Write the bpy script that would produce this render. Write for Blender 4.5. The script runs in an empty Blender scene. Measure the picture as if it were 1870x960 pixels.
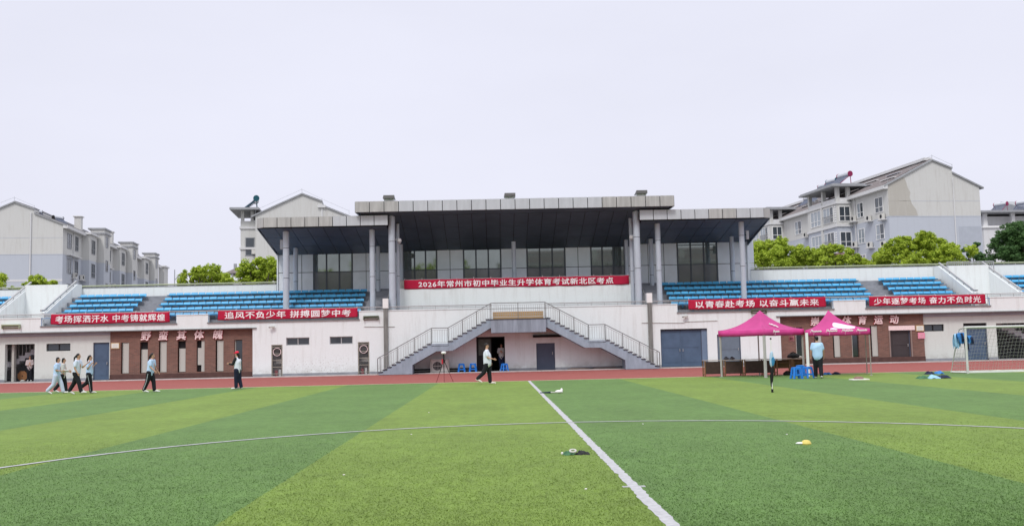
import bpy, bmesh, math, random
import numpy as np
from mathutils import Vector, Matrix, Euler
R = math.radians
random.seed(7); rng = np.random.default_rng(7)
S = bpy.context.scene; COL = S.collection

# ------------------------------------------------------------------ camera
EYE = 1.55; F = 1800.0; PITCH = .0845; ROLL = .0225; YAW = .0188
def cam_basis():
    f = Vector((math.sin(YAW)*math.cos(PITCH), math.cos(YAW)*math.cos(PITCH), math.sin(PITCH)))
    r = Vector((math.cos(YAW), -math.sin(YAW), 0)); u = r.cross(f)
    return f, r*math.cos(ROLL)-u*math.sin(ROLL), r*math.sin(ROLL)+u*math.cos(ROLL)
CF, CR, CU = cam_basis()
cam_d = bpy.data.cameras.new('camera'); cam = bpy.data.objects.new('camera', cam_d); COL.objects.link(cam)
M = Matrix((CR, CU, -CF)).transposed().to_4x4(); M.translation = (0, 0, EYE); cam.matrix_world = M
cam_d.sensor_width = 36; cam_d.lens = 36*F/1870; cam_d.clip_end = 3000; cam_d.clip_start = .1
S.camera = cam
def at(px, py, Y):            # survey: photo pixel on the vertical plane at distance Y -> (X, Z)
    d = CF + CR*((px-935)/F) + CU*((480-py)/F); t = Y/d.y
    return d.x*t, EYE+d.z*t
def gnd(px, py):              # survey: photo pixel on the ground -> (X, Y)
    d = CF + CR*((px-935)/F) + CU*((480-py)/F); t = -EYE/d.z
    return d.x*t, d.y*t

# ------------------------------------------------------------------ world, sun, exposure
SUN_EL, SUN_AZ = 52, 200      # behind the camera, slightly left
W = bpy.data.worlds.new('World'); S.world = W; W.use_nodes = True
nt = W.node_tree; nt.nodes.clear(); N = nt.nodes.new; L = nt.links.new
out = N('ShaderNodeOutputWorld'); bg = N('ShaderNodeBackground'); L(bg.outputs[0], out.inputs[0])
sky = N('ShaderNodeTexSky'); sky.sky_type = 'NISHITA'; sky.sun_disc = False
sky.sun_elevation = R(SUN_EL); sky.sun_rotation = R(SUN_AZ); sky.air_density = 1.5; sky.dust_density = 6
tc = N('ShaderNodeTexCoord'); sep = N('ShaderNodeSeparateXYZ'); L(tc.outputs['Generated'], sep.inputs[0])
mr = N('ShaderNodeMapRange'); mr.inputs[1].default_value = 0; mr.inputs[2].default_value = 1
L(sep.outputs[2], mr.inputs[0])
rmp = N('ShaderNodeValToRGB'); L(mr.outputs[0], rmp.inputs[0])
e = rmp.color_ramp.elements
e[0].position = 0; e[0].color = (8.55, 8.65, 9.95, 1)
e[1].position = 1; e[1].color = (17.2, 17.5, 18.0, 1)
x = e.new(.42); x.color = (8.6, 8.68, 9.95, 1)
no = N('ShaderNodeTexNoise'); no.inputs['Scale'].default_value = 1.7; no.inputs['Detail'].default_value = 5
mp = N('ShaderNodeMapping'); mp.inputs['Scale'].default_value = (1, 1, 3); L(tc.outputs['Generated'], mp.inputs[0]); L(mp.outputs[0], no.inputs[0])
nm = N('ShaderNodeMapRange'); nm.inputs[1].default_value = .3; nm.inputs[2].default_value = .7; nm.inputs[3].default_value = .94; nm.inputs[4].default_value = 1.03
L(no.outputs[0], nm.inputs[0])
mul = N('ShaderNodeVectorMath'); mul.operation = 'SCALE'; L(rmp.outputs[0], mul.inputs[0]); L(nm.outputs[0], mul.inputs['Scale'])
mx = N('ShaderNodeMix'); mx.data_type = 'RGBA'; mx.inputs[0].default_value = .93
L(sky.outputs[0], mx.inputs[6]); L(mul.outputs[0], mx.inputs[7]); L(mx.outputs[2], bg.inputs[0])
bg.inputs[1].default_value = .1
sd = bpy.data.lights.new('sun', 'SUN'); sd.energy = 1.6; sd.angle = R(14); sd.color = (1, .97, .93)
sun = bpy.data.objects.new('sun', sd); COL.objects.link(sun)
sun.rotation_euler = Euler((R(90-SUN_EL), 0, R(180-SUN_AZ)+math.pi)) if False else Euler((0, 0, 0))
sv = Vector((math.sin(R(SUN_AZ))*math.cos(R(SUN_EL)), math.cos(R(SUN_AZ))*math.cos(R(SUN_EL)), math.sin(R(SUN_EL))))
sun.rotation_mode = 'QUATERNION'; sun.rotation_quaternion = sv.to_track_quat('Z', 'Y'); sun.location = (0, -20, 40)
S.view_settings.view_transform = 'Standard'; S.view_settings.look = 'None'
S.view_settings.exposure = 0.0; S.view_settings.gamma = 1
S.cycles.max_bounces = 5; S.cycles.diffuse_bounces = 3; S.cycles.glossy_bounces = 3; S.cycles.transparent_max_bounces = 6
S.render.engine = 'CYCLES'

# ------------------------------------------------------------------ materials
MATS = {}
def mat(name, col, rough=.7, var=.08, scale=3, bump=0, bscale=40, metal=0, spec=.3, stretch=(1, 1, 1), trans=0, sheen=0):
    if name in MATS: return MATS[name]
    m = bpy.data.materials.new(name); m.use_nodes = True; MATS[name] = m
    nt = m.node_tree; b = nt.nodes['Principled BSDF']; N = nt.nodes.new; L = nt.links.new
    b.inputs['Roughness'].default_value = rough; b.inputs['Metallic'].default_value = metal
    b.inputs['Specular IOR Level'].default_value = spec
    b.inputs['Base Color'].default_value = (*col, 1)
    g = N('ShaderNodeNewGeometry'); mp = N('ShaderNodeMapping'); mp.inputs['Scale'].default_value = stretch
    L(g.outputs['Position'], mp.inputs[0])
    if var:
        n = N('ShaderNodeTexNoise'); n.inputs['Scale'].default_value = scale; n.inputs['Detail'].default_value = 5; n.inputs['Roughness'].default_value = .6
        L(mp.outputs[0], n.inputs[0])
        r = N('ShaderNodeMapRange'); r.inputs[1].default_value = .3; r.inputs[2].default_value = .7
        r.inputs[3].default_value = 1-var; r.inputs[4].default_value = 1+var; L(n.outputs[0], r.inputs[0])
        v = N('ShaderNodeVectorMath'); v.operation = 'SCALE'; v.inputs[0].default_value = col
        L(r.outputs[0], v.inputs['Scale']); L(v.outputs[0], b.inputs['Base Color'])
    if bump:
        n = N('ShaderNodeTexNoise'); n.inputs['Scale'].default_value = bscale; n.inputs['Detail'].default_value = 3
        L(g.outputs['Position'], n.inputs[0])
        bp = N('ShaderNodeBump'); bp.inputs['Strength'].default_value = bump; bp.inputs['Distance'].default_value = .02
        L(n.outputs[0], bp.inputs['Height']); L(bp.outputs[0], b.inputs['Normal'])
    if trans: b.inputs['Transmission Weight'].default_value = trans
    return m
def nodes_of(m): return m.node_tree, m.node_tree.nodes['Principled BSDF'], m.node_tree.nodes.new, m.node_tree.links.new
def math_n(N, L, op, a, b=None, clamp=False):
    n = N('ShaderNodeMath'); n.operation = op; n.use_clamp = clamp
    for i, v in enumerate((a, b)):
        if v is None: continue
        if isinstance(v, (int, float)): n.inputs[i].default_value = v
        else: L(v, n.inputs[i])
    return n.outputs[0]
def wall_mat(name, base, streak=.16, mould=False, stain=(.42, .40, .37)):
    m = bpy.data.materials.new(name); m.use_nodes = True; MATS[name] = m
    nt, b, N, L = nodes_of(m); b.inputs['Roughness'].default_value = .85; b.inputs['Specular IOR Level'].default_value = .15
    g = N('ShaderNodeNewGeometry')
    def noise(scale, st, det=5):
        mp = N('ShaderNodeMapping'); mp.inputs['Scale'].default_value = st; L(g.outputs['Position'], mp.inputs[0])
        n = N('ShaderNodeTexNoise'); n.inputs['Scale'].default_value = scale; n.inputs['Detail'].default_value = det; n.inputs['Roughness'].default_value = .65
        L(mp.outputs[0], n.inputs[0]); return n.outputs[0]
    s1 = noise(1.6, (2.4, 2.4, .22)); s2 = noise(.5, (1, 1, 1))
    k = math_n(N, L, 'MULTIPLY', math_n(N, L, 'SUBTRACT', s1, .5, True), 4.0, True)
    k = math_n(N, L, 'MULTIPLY', k, math_n(N, L, 'MULTIPLY', s2, streak*2.2), True)
    if mould:
        sp = N('ShaderNodeSeparateXYZ'); L(g.outputs['Position'], sp.inputs[0])
        zf = N('ShaderNodeMapRange'); zf.inputs[1].default_value = 1.5; zf.inputs[2].default_value = .35; L(sp.outputs[2], zf.inputs[0])
        xa = N('ShaderNodeMapRange'); xa.inputs[1].default_value = -13.6; xa.inputs[2].default_value = -12.4; L(sp.outputs[0], xa.inputs[0])
        xb = N('ShaderNodeMapRange'); xb.inputs[1].default_value = -8.2; xb.inputs[2].default_value = -9.6; L(sp.outputs[0], xb.inputs[0])
        d = noise(9, (1, 1, 1), 6)
        d = math_n(N, L, 'MULTIPLY', math_n(N, L, 'SUBTRACT', d, .545, True), 16, True)
        d = math_n(N, L, 'MULTIPLY', d, zf.outputs[0]); d = math_n(N, L, 'MULTIPLY', d, xa.outputs[0]); d = math_n(N, L, 'MULTIPLY', d, xb.outputs[0])
        k = math_n(N, L, 'MAXIMUM', k, math_n(N, L, 'MULTIPLY', d, .75))
    sz = N('ShaderNodeSeparateXYZ'); L(g.outputs['Position'], sz.inputs[0]); bz = N('ShaderNodeMapRange'); bz.inputs[1].default_value = .75; bz.inputs[2].default_value = .12; bz.inputs[4].default_value = .75
    L(sz.outputs[2], bz.inputs[0]); s3 = noise(2.2, (1, 1, 1), 6); k = math_n(N, L, 'MAXIMUM', k, math_n(N, L, 'MULTIPLY', bz.outputs[0], math_n(N, L, 'MULTIPLY', math_n(N, L, 'SUBTRACT', s3, .36, True), 3.2, True)))
    mix = N('ShaderNodeMix'); mix.data_type = 'RGBA'; mix.inputs[6].default_value = (*base, 1); mix.inputs[7].default_value = (*stain, 1)
    L(k, mix.inputs[0])
    fine = noise(14, (1, 1, 1), 4); fr = N('ShaderNodeMapRange'); fr.inputs[3].default_value = .94; fr.inputs[4].default_value = 1.06; L(fine, fr.inputs[0])
    v = N('ShaderNodeVectorMath'); v.operation = 'SCALE'; L(mix.outputs[2], v.inputs[0]); L(fr.outputs[0], v.inputs['Scale'])
    L(v.outputs[0], b.inputs['Base Color'])
    bp = N('ShaderNodeBump'); bp.inputs['Strength'].default_value = .15; bp.inputs['Distance'].default_value = .02; L(fine, bp.inputs['Height']); L(bp.outputs[0], b.inputs['Normal'])
    return m
M_WALL = wall_mat('white_render', (.78, .82, .83), .26, mould=True)
M_WALL2 = wall_mat('cream_render', (.64, .68, .65), .22)
M_APT_UP = wall_mat('apartment_cream', (.60, .60, .585), .30, stain=(.40, .37, .33))
M_APT_LO = wall_mat('apartment_blue_grey', (.50, .53, .59), .22, stain=(.40, .42, .46))
M_APT_W = wall_mat('apartment_white', (.66, .66, .67), .2)
M_CONC = mat('concrete', (.27, .28, .31), .9, .18, 2.5, .3, 30)
M_CONC_L = mat('pale_concrete', (.52, .50, .49), .9, .15, 2)
M_STAIR = mat('blue_grey_paint', (.30, .36, .43), .8, .16, 2.2, stretch=(1.5, 1, .5))
M_STEPD = mat('tread_dark', (.05, .055, .07), .8)
M_PAN = mat('grey_metal_panel', (.80, .84, .90), .4, .06, 1.2, metal=.05, spec=.4)
M_FASC = mat('fascia_metal', (.50, .53, .57), .5, .08, 1.6, metal=.05, stretch=(2.5, 1, .4))
M_FASC2 = mat('stained_fascia_metal', (.43, .435, .43), .55, .18, 1.5, metal=.1, stretch=(3, 1, .35))
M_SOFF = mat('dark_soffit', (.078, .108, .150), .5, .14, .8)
M_DARK = mat('joint_dark', (.02, .022, .028), .8)
M_COLM = mat('column_metal', (.48, .53, .60), .45, .05, 2, metal=.1, spec=.4)
M_STEEL = mat('stainless_rail', (.42, .42, .43), .4, .06, 4, metal=.3)
M_RAILD = mat('dark_rail', (.21, .215, .22), .5)
M_GREENR = mat('greenish_rail', (.34, .38, .25), .5)
M_SEAT = mat('blue_seat_plastic', (.085, .38, .65), .4, .12, .9)
M_BLUE_DOOR = mat('blue_door', (.085, .13, .205), .55, .15, 1.5, metal=.1)
M_SLATE_DOOR = mat('slate_door', (.085, .105, .155), .6, .08, 2)
M_GREYP = mat('perforated_panel', (.48, .475, .44), .6, .07, 20)
M_WHITE = mat('white_paint', (.8, .8, .8), .5, .05)
M_BLACK = mat('black', (.012, .012, .014), .6, .1)
M_BLUEP = mat('blue_stool_plastic', (.02, .20, .68), .35, .05)
M_WOOD = mat('desk_wood', (.23, .12, .06), .6, .2, 8, stretch=(6, 1, 1))
M_WOODL = mat('pale_wood', (.55, .36, .17), .6, .12, 4, stretch=(1, 1, 6))
M_BRWN = mat('dark_wood', (.06, .035, .03), .6, .2, 6)
M_DESKTOP = mat('desk_top', (.38, .30, .26), .5, .15, 6)
M_RED = mat('banner_red', (.44, .008, .045), .75, .10, 2.2)
M_TXT = mat('banner_white', (.85, .80, .82), .7, .03)
M_LRED = mat('letter_red', (.50, .03, .05), .6, .1)
M_LPINK = mat('letter_pale', (.88, .70, .70), .6, .12, 12)
M_PINK = mat('canopy_pink', (.62, .055, .27), .6, .10, 3)
M_PINKS = mat('pink_sign', (.80, .30, .42), .6, .05)
M_PAPER = mat('paper', (.75, .76, .70), .7, .05)
M_AC = mat('ac_white', (.62, .61, .58), .6, .1, 6)
M_ROOF = mat('roof_tile', (.19, .165, .165), .85, .2, 3)
M_GREYCAP = mat('roof_edge', (.33, .34, .36), .8, .12, 2)
M_TANK = mat('solar_tank', (.60, .62, .66), .3, .05, metal=.5)
M_MAROON = mat('maroon', (.25, .02, .08), .5)
M_TEAL = mat('teal', (.01, .08, .11), .5)
def glass(name, col, rough=.05):
    m = mat(name, col, rough, 0, spec=.8); m.node_tree.nodes['Principled BSDF'].inputs['Specular IOR Level'].default_value = .9; return m
M_GLASS = glass('window_glass', (.022, .028, .035)); M_GLASSP = mat('coated_glass', (.27, .30, .28), .03, .12, .6, metal=.7); M_GLASS2 = glass('apartment_glass', (.04, .052, .065), .08)
M_GLASSL = glass('curtained_glass', (.30, .34, .38), .15)
def brick_mat():
    m = bpy.data.materials.new('brown_brick'); m.use_nodes = True; nt, b, N, L = nodes_of(m)
    g = N('ShaderNodeNewGeometry'); sp = N('ShaderNodeSeparateXYZ'); L(g.outputs['Position'], sp.inputs[0])
    cb = N('ShaderNodeCombineXYZ'); L(sp.outputs[0], cb.inputs[0]); L(sp.outputs[2], cb.inputs[1])
    br = N('ShaderNodeTexBrick'); L(cb.outputs[0], br.inputs[0]); br.inputs['Scale'].default_value = 1
    br.inputs['Brick Width'].default_value = .24; br.inputs['Row Height'].default_value = .075; br.inputs['Mortar Size'].default_value = .009
    br.inputs['Color1'].default_value = (.225, .108, .080, 1); br.inputs['Color2'].default_value = (.150, .074, .058, 1); br.inputs['Mortar'].default_value = (.20, .14, .12, 1)
    br.inputs['Bias'].default_value = -.1
    n = N('ShaderNodeTexNoise'); n.inputs['Scale'].default_value = 1.2; n.inputs['Detail'].default_value = 4; L(g.outputs['Position'], n.inputs[0])
    r = N('ShaderNodeMapRange'); r.inputs[3].default_value = .75; r.inputs[4].default_value = 1.25; L(n.outputs[0], r.inputs[0])
    v = N('ShaderNodeVectorMath'); v.operation = 'SCALE'; L(br.outputs[0], v.inputs[0]); L(r.outputs[0], v.inputs['Scale']); L(v.outputs[0], b.inputs['Base Color'])
    bp = N('ShaderNodeBump'); bp.invert = True; bp.inputs['Strength'].default_value = .5; bp.inputs['Distance'].default_value = .01; L(br.outputs['Fac'], bp.inputs['Height']); L(bp.outputs[0], b.inputs['Normal'])
    b.inputs['Roughness'].default_value = .85; return m
M_BRICK = brick_mat()
def turf_mat():
    m = bpy.data.materials.new('artificial_turf'); m.use_nodes = True; nt, b, N, L = nodes_of(m)
    g = N('ShaderNodeNewGeometry'); sp = N('ShaderNodeSeparateXYZ'); L(g.outputs['Position'], sp.inputs[0])
    w = N('ShaderNodeTexNoise'); w.inputs['Scale'].default_value = 6; L(g.outputs['Position'], w.inputs[0])
    xx = math_n(N, L, 'ADD', sp.outputs[0], math_n(N, L, 'MULTIPLY', math_n(N, L, 'SUBTRACT', w.outputs[0], .5), .05))
    f = math_n(N, L, 'FRACT', math_n(N, L, 'DIVIDE', math_n(N, L, 'SUBTRACT', xx, TX-4.05-8.1*20), 8.1))
    dark = math_n(N, L, 'GREATER_THAN', f, .5)
    mix = N('ShaderNodeMix'); mix.data_type = 'RGBA'; L(dark, mix.inputs[0])
    mix.inputs[6].default_value = (.160, .240, .044, 1); mix.inputs[7].default_value = (.108, .196, .052, 1)
    def noise(s, st=(1, 1, 1), d=4):
        mp = N('ShaderNodeMapping'); mp.inputs['Scale'].default_value = st; L(g.outputs['Position'], mp.inputs[0])
        n = N('ShaderNodeTexNoise'); n.inputs['Scale'].default_value = s; n.inputs['Detail'].default_value = d; n.inputs['Roughness'].default_value = .7; L(mp.outputs[0], n.inputs[0]); return n.outputs[0]
    a = noise(.55, (1, .6, 1)); c = noise(42, (1, .45, 1), 3); e = noise(5, (1, .5, 1), 5)
    def rg(s, lo, hi):
        r = N('ShaderNodeMapRange'); r.inputs[1].default_value = .3; r.inputs[2].default_value = .7; r.inputs[3].default_value = lo; r.inputs[4].default_value = hi; L(s, r.inputs[0]); return r.outputs[0]
    k = math_n(N, L, 'MULTIPLY', math_n(N, L, 'MULTIPLY', rg(a, .87, 1.13), rg(c, .80, 1.22)), rg(e, .84, 1.16))
    v = N('ShaderNodeVectorMath'); v.operation = 'SCALE'; L(mix.outputs[2], v.inputs[0]); L(k, v.inputs['Scale']); L(v.outputs[0], b.inputs['Base Color'])
    bp = N('ShaderNodeBump'); bp.inputs['Strength'].default_value = .6; bp.inputs['Distance'].default_value = .02; L(c, bp.inputs['Height']); L(bp.outputs[0], b.inputs['Normal'])
    b.inputs['Roughness'].default_value = .75; b.inputs['Specular IOR Level'].default_value = .25; return m
TX, TC, TL = 1.48, 10.9, 44.7       # halfway line X, centre spot Y, touchline Y
M_TURF = turf_mat()
def leaf_mat(name, c1, c2):
    m = bpy.data.materials.new(name); m.use_nodes = True; nt, b, N, L = nodes_of(m)
    g = N('ShaderNodeNewGeometry'); mix = N('ShaderNodeMix'); mix.data_type = 'RGBA'; mix.inputs[6].default_value = (*c1, 1); mix.inputs[7].default_value = (*c2, 1)
    n = N('ShaderNodeTexNoise'); n.inputs['Scale'].default_value = 1.3; L(g.outputs['Position'], n.inputs[0])
    k = math_n(N, L, 'ADD', math_n(N, L, 'MULTIPLY', g.outputs['Random Per Island'], .6), math_n(N, L, 'MULTIPLY', n.outputs[0], .4))
    L(k, mix.inputs[0]); L(mix.outputs[2], b.inputs['Base Color']); b.inputs['Roughness'].default_value = .6; b.inputs['Specular IOR Level'].default_value = .3
    tr = N('ShaderNodeBsdfTranslucent'); L(mix.outputs[2], tr.inputs[0]); ms = N('ShaderNodeMixShader'); ms.inputs[0].default_value = .35
    o = nt.nodes['Material Output']; L(b.outputs[0], ms.inputs[1]); L(tr.outputs[0], ms.inputs[2]); L(ms.outputs[0], o.inputs[0]); return m
M_LEAF = leaf_mat('camphor_leaves', (.21, .33, .025), (.56, .66, .075))
M_LEAFD = leaf_mat('dark_leaves', (.035, .09, .03), (.11, .22, .06))
M_BARK = mat('bark', (.09, .07, .055), .9, .2, 6)

# ------------------------------------------------------------------ mesh helpers
class MB:
    def __init__(s): s.v = []; s.f = []; s.m = []
    def add(s, vs, fs, mi=0):
        o = len(s.v); s.v += [tuple(v) for v in vs]; s.f += [tuple(i+o for i in f) for f in fs]; s.m += [mi]*len(fs); return s
    def box(s, x0, x1, y0, y1, z0, z1, mi=0):
        return s.add([(x0,y0,z0),(x1,y0,z0),(x1,y1,z0),(x0,y1,z0),(x0,y0,z1),(x1,y0,z1),(x1,y1,z1),(x0,y1,z1)],
                     [(0,3,2,1),(4,5,6,7),(0,1,5,4),(1,2,6,5),(2,3,7,6),(3,0,4,7)], mi)
    def bar(s, a, b, w, h, mi=0, up=(0, 0, 1)):       # box beam from a to b
        a = Vector(a); b = Vector(b); d = (b-a).normalized(); up = Vector(up)
        if abs(d.dot(up)) > .98: up = Vector((0, 1, 0))
        r = d.cross(up).normalized()*w/2; u = r.cross(d).normalized()*h/2
        vs = [p+i*r+j*u for p in (a, b) for i, j in ((-1,-1),(1,-1),(1,1),(-1,1))]
        return s.add(vs, [(0,3,2,1),(4,5,6,7),(0,1,5,4),(1,2,6,5),(2,3,7,6),(3,0,4,7)][::1], mi)
    def cyl(s, a, b, r0, r1=None, n=10, mi=0, cap=True):
        a = Vector(a); b = Vector(b); r1 = r0 if r1 is None else r1; d = (b-a).normalized()
        q = d.orthogonal().normalized(); w = d.cross(q)
        vs = []
        for p, r in ((a, r0), (b, r1)):
            for i in range(n):
                t = 2*math.pi*i/n; vs.append(p+(q*math.cos(t)+w*math.sin(t))*r)
        fs = [(i, (i+1) % n, n+(i+1) % n, n+i) for i in range(n)]
        if cap: fs += [tuple(range(n-1, -1, -1)), tuple(range(n, 2*n))]
        return s.add(vs, fs, mi)
    def lathe(s, prof, c=(0, 0, 0), n=14, mi=0):       # prof: (r, z)
        vs = [(c[0]+r*math.cos(2*math.pi*i/n), c[1]+r*math.sin(2*math.pi*i/n), c[2]+z) for r, z in prof for i in range(n)]
        fs = [(j*n+i, j*n+(i+1) % n, (j+1)*n+(i+1) % n, (j+1)*n+i) for j in range(len(prof)-1) for i in range(n)]
        return s.add(vs, fs, mi)
    def ball(s, c, r, n=10, k=6, mi=0, rot=None):
        r = (r, r, r) if isinstance(r, (int, float)) else r; vs = []; fs = []
        for j in range(k+1):
            p = math.pi*j/k
            for i in range(n):
                t = 2*math.pi*i/n; w = Vector((r[0]*math.sin(p)*math.cos(t), r[1]*math.sin(p)*math.sin(t), r[2]*math.cos(p)))
                if rot is not None: w = rot @ w
                vs.append(Vector(c)+w)
        for j in range(k):
            for i in range(n): fs.append((j*n+i, (j+1)*n+i, (j+1)*n+(i+1) % n, j*n+(i+1) % n))
        return s.add(vs, fs, mi)
    def cap(s, a, b, r0, r1, n=10, mi=0):               # tapered capsule
        a = Vector(a); b = Vector(b); d = (b-a); d = d.normalized() if d.length > 1e-6 else Vector((0, 0, 1))
        q = d.orthogonal().normalized(); w = d.cross(q); rings = []
        for t in (-1, -.6, 0): rings.append((a+d*r0*t, r0*math.sqrt(max(0.0004, 1-t*t))))
        for t in (0, .6, 1): rings.append((b+d*r1*t, r1*math.sqrt(max(0.0004, 1-t*t))))
        vs = [p+(q*math.cos(2*math.pi*i/n)+w*math.sin(2*math.pi*i/n))*r for p, r in rings for i in range(n)]
        fs = [(j*n+i, j*n+(i+1) % n, (j+1)*n+(i+1) % n, (j+1)*n+i) for j in range(5) for i in range(n)]
        fs += [tuple(range(n-1, -1, -1)), tuple(range(5*n, 6*n))]
        return s.add(vs, fs, mi)
    def prism(s, poly, y0, y1, mi=0):                   # poly in (x, z), extruded along y
        n = len(poly); vs = [(x, y0, z) for x, z in poly]+[(x, y1, z) for x, z in poly]
        return s.add(vs, [tuple(range(n)), tuple(range(2*n-1, n-1, -1))]+[(i, n+i, n+(i+1) % n, (i+1) % n) for i in range(n)], mi)
    def prismx(s, poly, x0, x1, mi=0):                  # poly in (y, z), extruded along x
        n = len(poly); vs = [(x0, y, z) for y, z in poly]+[(x1, y, z) for y, z in poly]
        return s.add(vs, [tuple(range(n-1, -1, -1)), tuple(range(n, 2*n))]+[(i, (i+1) % n, n+(i+1) % n, n+i) for i in range(n)], mi)
    def mesh(s, name, mats, off=(0, 0, 0), smooth=False, fix=True):
        me = bpy.data.meshes.new(name); o = Vector(off)
        me.from_pydata([Vector(v)-o for v in s.v], [], s.f)
        for m in (mats if isinstance(mats, (list, tuple)) else [mats]): me.materials.append(m)
        if any(s.m): me.polygons.foreach_set('material_index', s.m)
        if fix and len(s.f) < 60000:
            b = bmesh.new(); b.from_mesh(me); bmesh.ops.recalc_face_normals(b, faces=b.faces); b.to_mesh(me); b.free()
        if smooth: me.polygons.foreach_set('use_smooth', [True]*len(me.polygons))
        me.update(); return me
    def part(s, name, mats, root, world=True, smooth=False, parent=None, label=None, kind=None):
        """link as a part (or sub-part, with parent) of root; world: vertices are in world metres"""
        me = s.mesh(name, mats, ROOT_LOC.get(root.name, (0, 0, 0)) if world else (0, 0, 0), smooth)
        o = bpy.data.objects.new(name, me); COL.objects.link(o); o.parent = parent or root
        if label: o['label'] = label
        if kind: o['kind'] = kind
        return o
    def top(s, name, mats, loc, label, cat, group=None, rz=0, world=False, smooth=False):
        me = s.mesh(name, mats, loc if world else (0, 0, 0), smooth)
        o = bpy.data.objects.new(name, me); COL.objects.link(o); o.location = loc; o.rotation_euler.z = rz
        tag(o, label, cat, group); return o
    def struct(s, name, mats, kind='structure'):
        me = s.mesh(name, mats); o = bpy.data.objects.new(name, me); COL.objects.link(o); o['kind'] = kind; return o
ROOT_LOC = {}
def tag(o, label, cat, group=None):
    o['label'] = label; o['category'] = cat
    if group: o['group'] = group
    return o
def thing(name, loc, label, cat, group=None, rz=0):
    o = bpy.data.objects.new(name, None); COL.objects.link(o); o.location = loc; o.rotation_euler.z = rz; o.empty_display_size = .3
    ROOT_LOC[o.name] = tuple(loc); return tag(o, label, cat, group)
def piece(name, me, root, loc, rot=None, parent=None, world=True):
    o = bpy.data.objects.new(name, me); COL.objects.link(o); o.parent = parent or root
    l = Vector(loc)
    if world: l = l-Vector(ROOT_LOC[root.name])
    o.location = l
    if rot: o.rotation_euler = rot
    return o
def copy_thing(o, loc, rz=0, label=None, group=None, scale=None):
    c = o.copy(); COL.objects.link(c); c.location = loc; c.rotation_euler.z = rz
    if scale: c.scale = scale
    if label: c['label'] = label
    if group: c['group'] = group
    ROOT_LOC[c.name] = tuple(loc)
    for ch in list(o.children):
        d = ch.copy(); COL.objects.link(d); d.parent = c
        for g in list(ch.children):
            h = g.copy(); COL.objects.link(h); h.parent = d
    return c
def wall_grid(mb, x0, x1, z0, z1, openings, y, depth=.25, mi=0, reveal_mi=None):
    """wall face at y with rectangular openings (x0,x1,z0,z1), each with reveals going back by depth"""
    rm = mi if reveal_mi is None else reveal_mi
    ops = [(max(a, x0), min(b, x1), max(c, z0), min(d, z1)) for a, b, c, d in openings]
    ops = [o for o in ops if o[1]-o[0] > .01 and o[3]-o[2] > .01]
    xs = sorted({x0, x1, *[o[0] for o in ops], *[o[1] for o in ops]}); zs = sorted({z0, z1, *[o[2] for o in ops], *[o[3] for o in ops]})
    solid = lambda i, j: 0 <= i < len(xs)-1 and 0 <= j < len(zs)-1 and not any(o[0] <= (xs[i]+xs[i+1])/2 <= o[1] and o[2] <= (zs[j]+zs[j+1])/2 <= o[3] for o in ops)
    for i in range(len(xs)-1):
        for j in range(len(zs)-1):
            if not solid(i, j): continue
            a, b, c, d = xs[i], xs[i+1], zs[j], zs[j+1]
            mb.add([(a,y,c),(b,y,c),(b,y,d),(a,y,d)], [(0,1,2,3)], mi)
            mb.add([(a,y+depth,c),(b,y+depth,c),(b,y+depth,d),(a,y+depth,d)], [(3,2,1,0)], mi)
            if not solid(i-1, j): mb.add([(a,y,c),(a,y,d),(a,y+depth,d),(a,y+depth,c)], [(0,1,2,3)], rm)
            if not solid(i+1, j): mb.add([(b,y,c),(b,y+depth,c),(b,y+depth,d),(b,y,d)], [(0,1,2,3)], rm)
            if not solid(i, j-1): mb.add([(a,y,c),(a,y+depth,c),(b,y+depth,c),(b,y,c)], [(0,1,2,3)], rm)
            if not solid(i, j+1): mb.add([(a,y,d),(b,y,d),(b,y+depth,d),(a,y+depth,d)], [(0,1,2,3)], rm)
    return mb
def text_mesh(s, size, depth=.004, bold=.02, spacing=1.0, shear=0, width=None):
    """flat lettering; mesh in the x-z plane facing -y, centred on the origin; width: stretch to fit"""
    c = bpy.data.curves.new('txt', 'FONT'); c.body = s; c.size = size
    c.align_x = 'CENTER'; c.align_y = 'CENTER'; c.space_character = spacing; c.shear = shear; c.resolution_u = 2
    o = bpy.data.objects.new('txt', c); COL.objects.link(o)
    dg = bpy.context.evaluated_depsgraph_get(); m0 = bpy.data.meshes.new_from_object(o.evaluated_get(dg))
    COL.objects.unlink(o); bpy.data.objects.remove(o); n = len(m0.vertices)
    co = np.empty(n*3, 'f'); m0.vertices.foreach_get('co', co); co = co.reshape(-1, 3)
    F_ = [tuple(p.vertices) for p in m0.polygons]; K = 9; r_ = bold*size; st = []; fs = []
    for k in range(K):           # thicken the strokes: shifted copies, each a hair in front of the last
        q = co.copy()
        if k: q[:, 0] += r_*math.cos(k*math.tau/8); q[:, 1] += r_*math.sin(k*math.tau/8)
        q[:, 2] += depth*(k+1)/K; st.append(q); fs += [tuple(i+k*n for i in f) for f in F_]
    co = np.concatenate(st); me = bpy.data.meshes.new('lettering'); me.from_pydata(co.tolist(), [], fs)
    mid = (co.max(0)+co.min(0))/2; co -= mid
    if width: co[:, 0] *= width/(co[:, 0].max()-co[:, 0].min())
    co = np.stack([co[:, 0], -co[:, 2], co[:, 1]], 1); me.vertices.foreach_set('co', co.ravel().astype('f')); me.update(); me.materials.clear()
    return me

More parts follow.
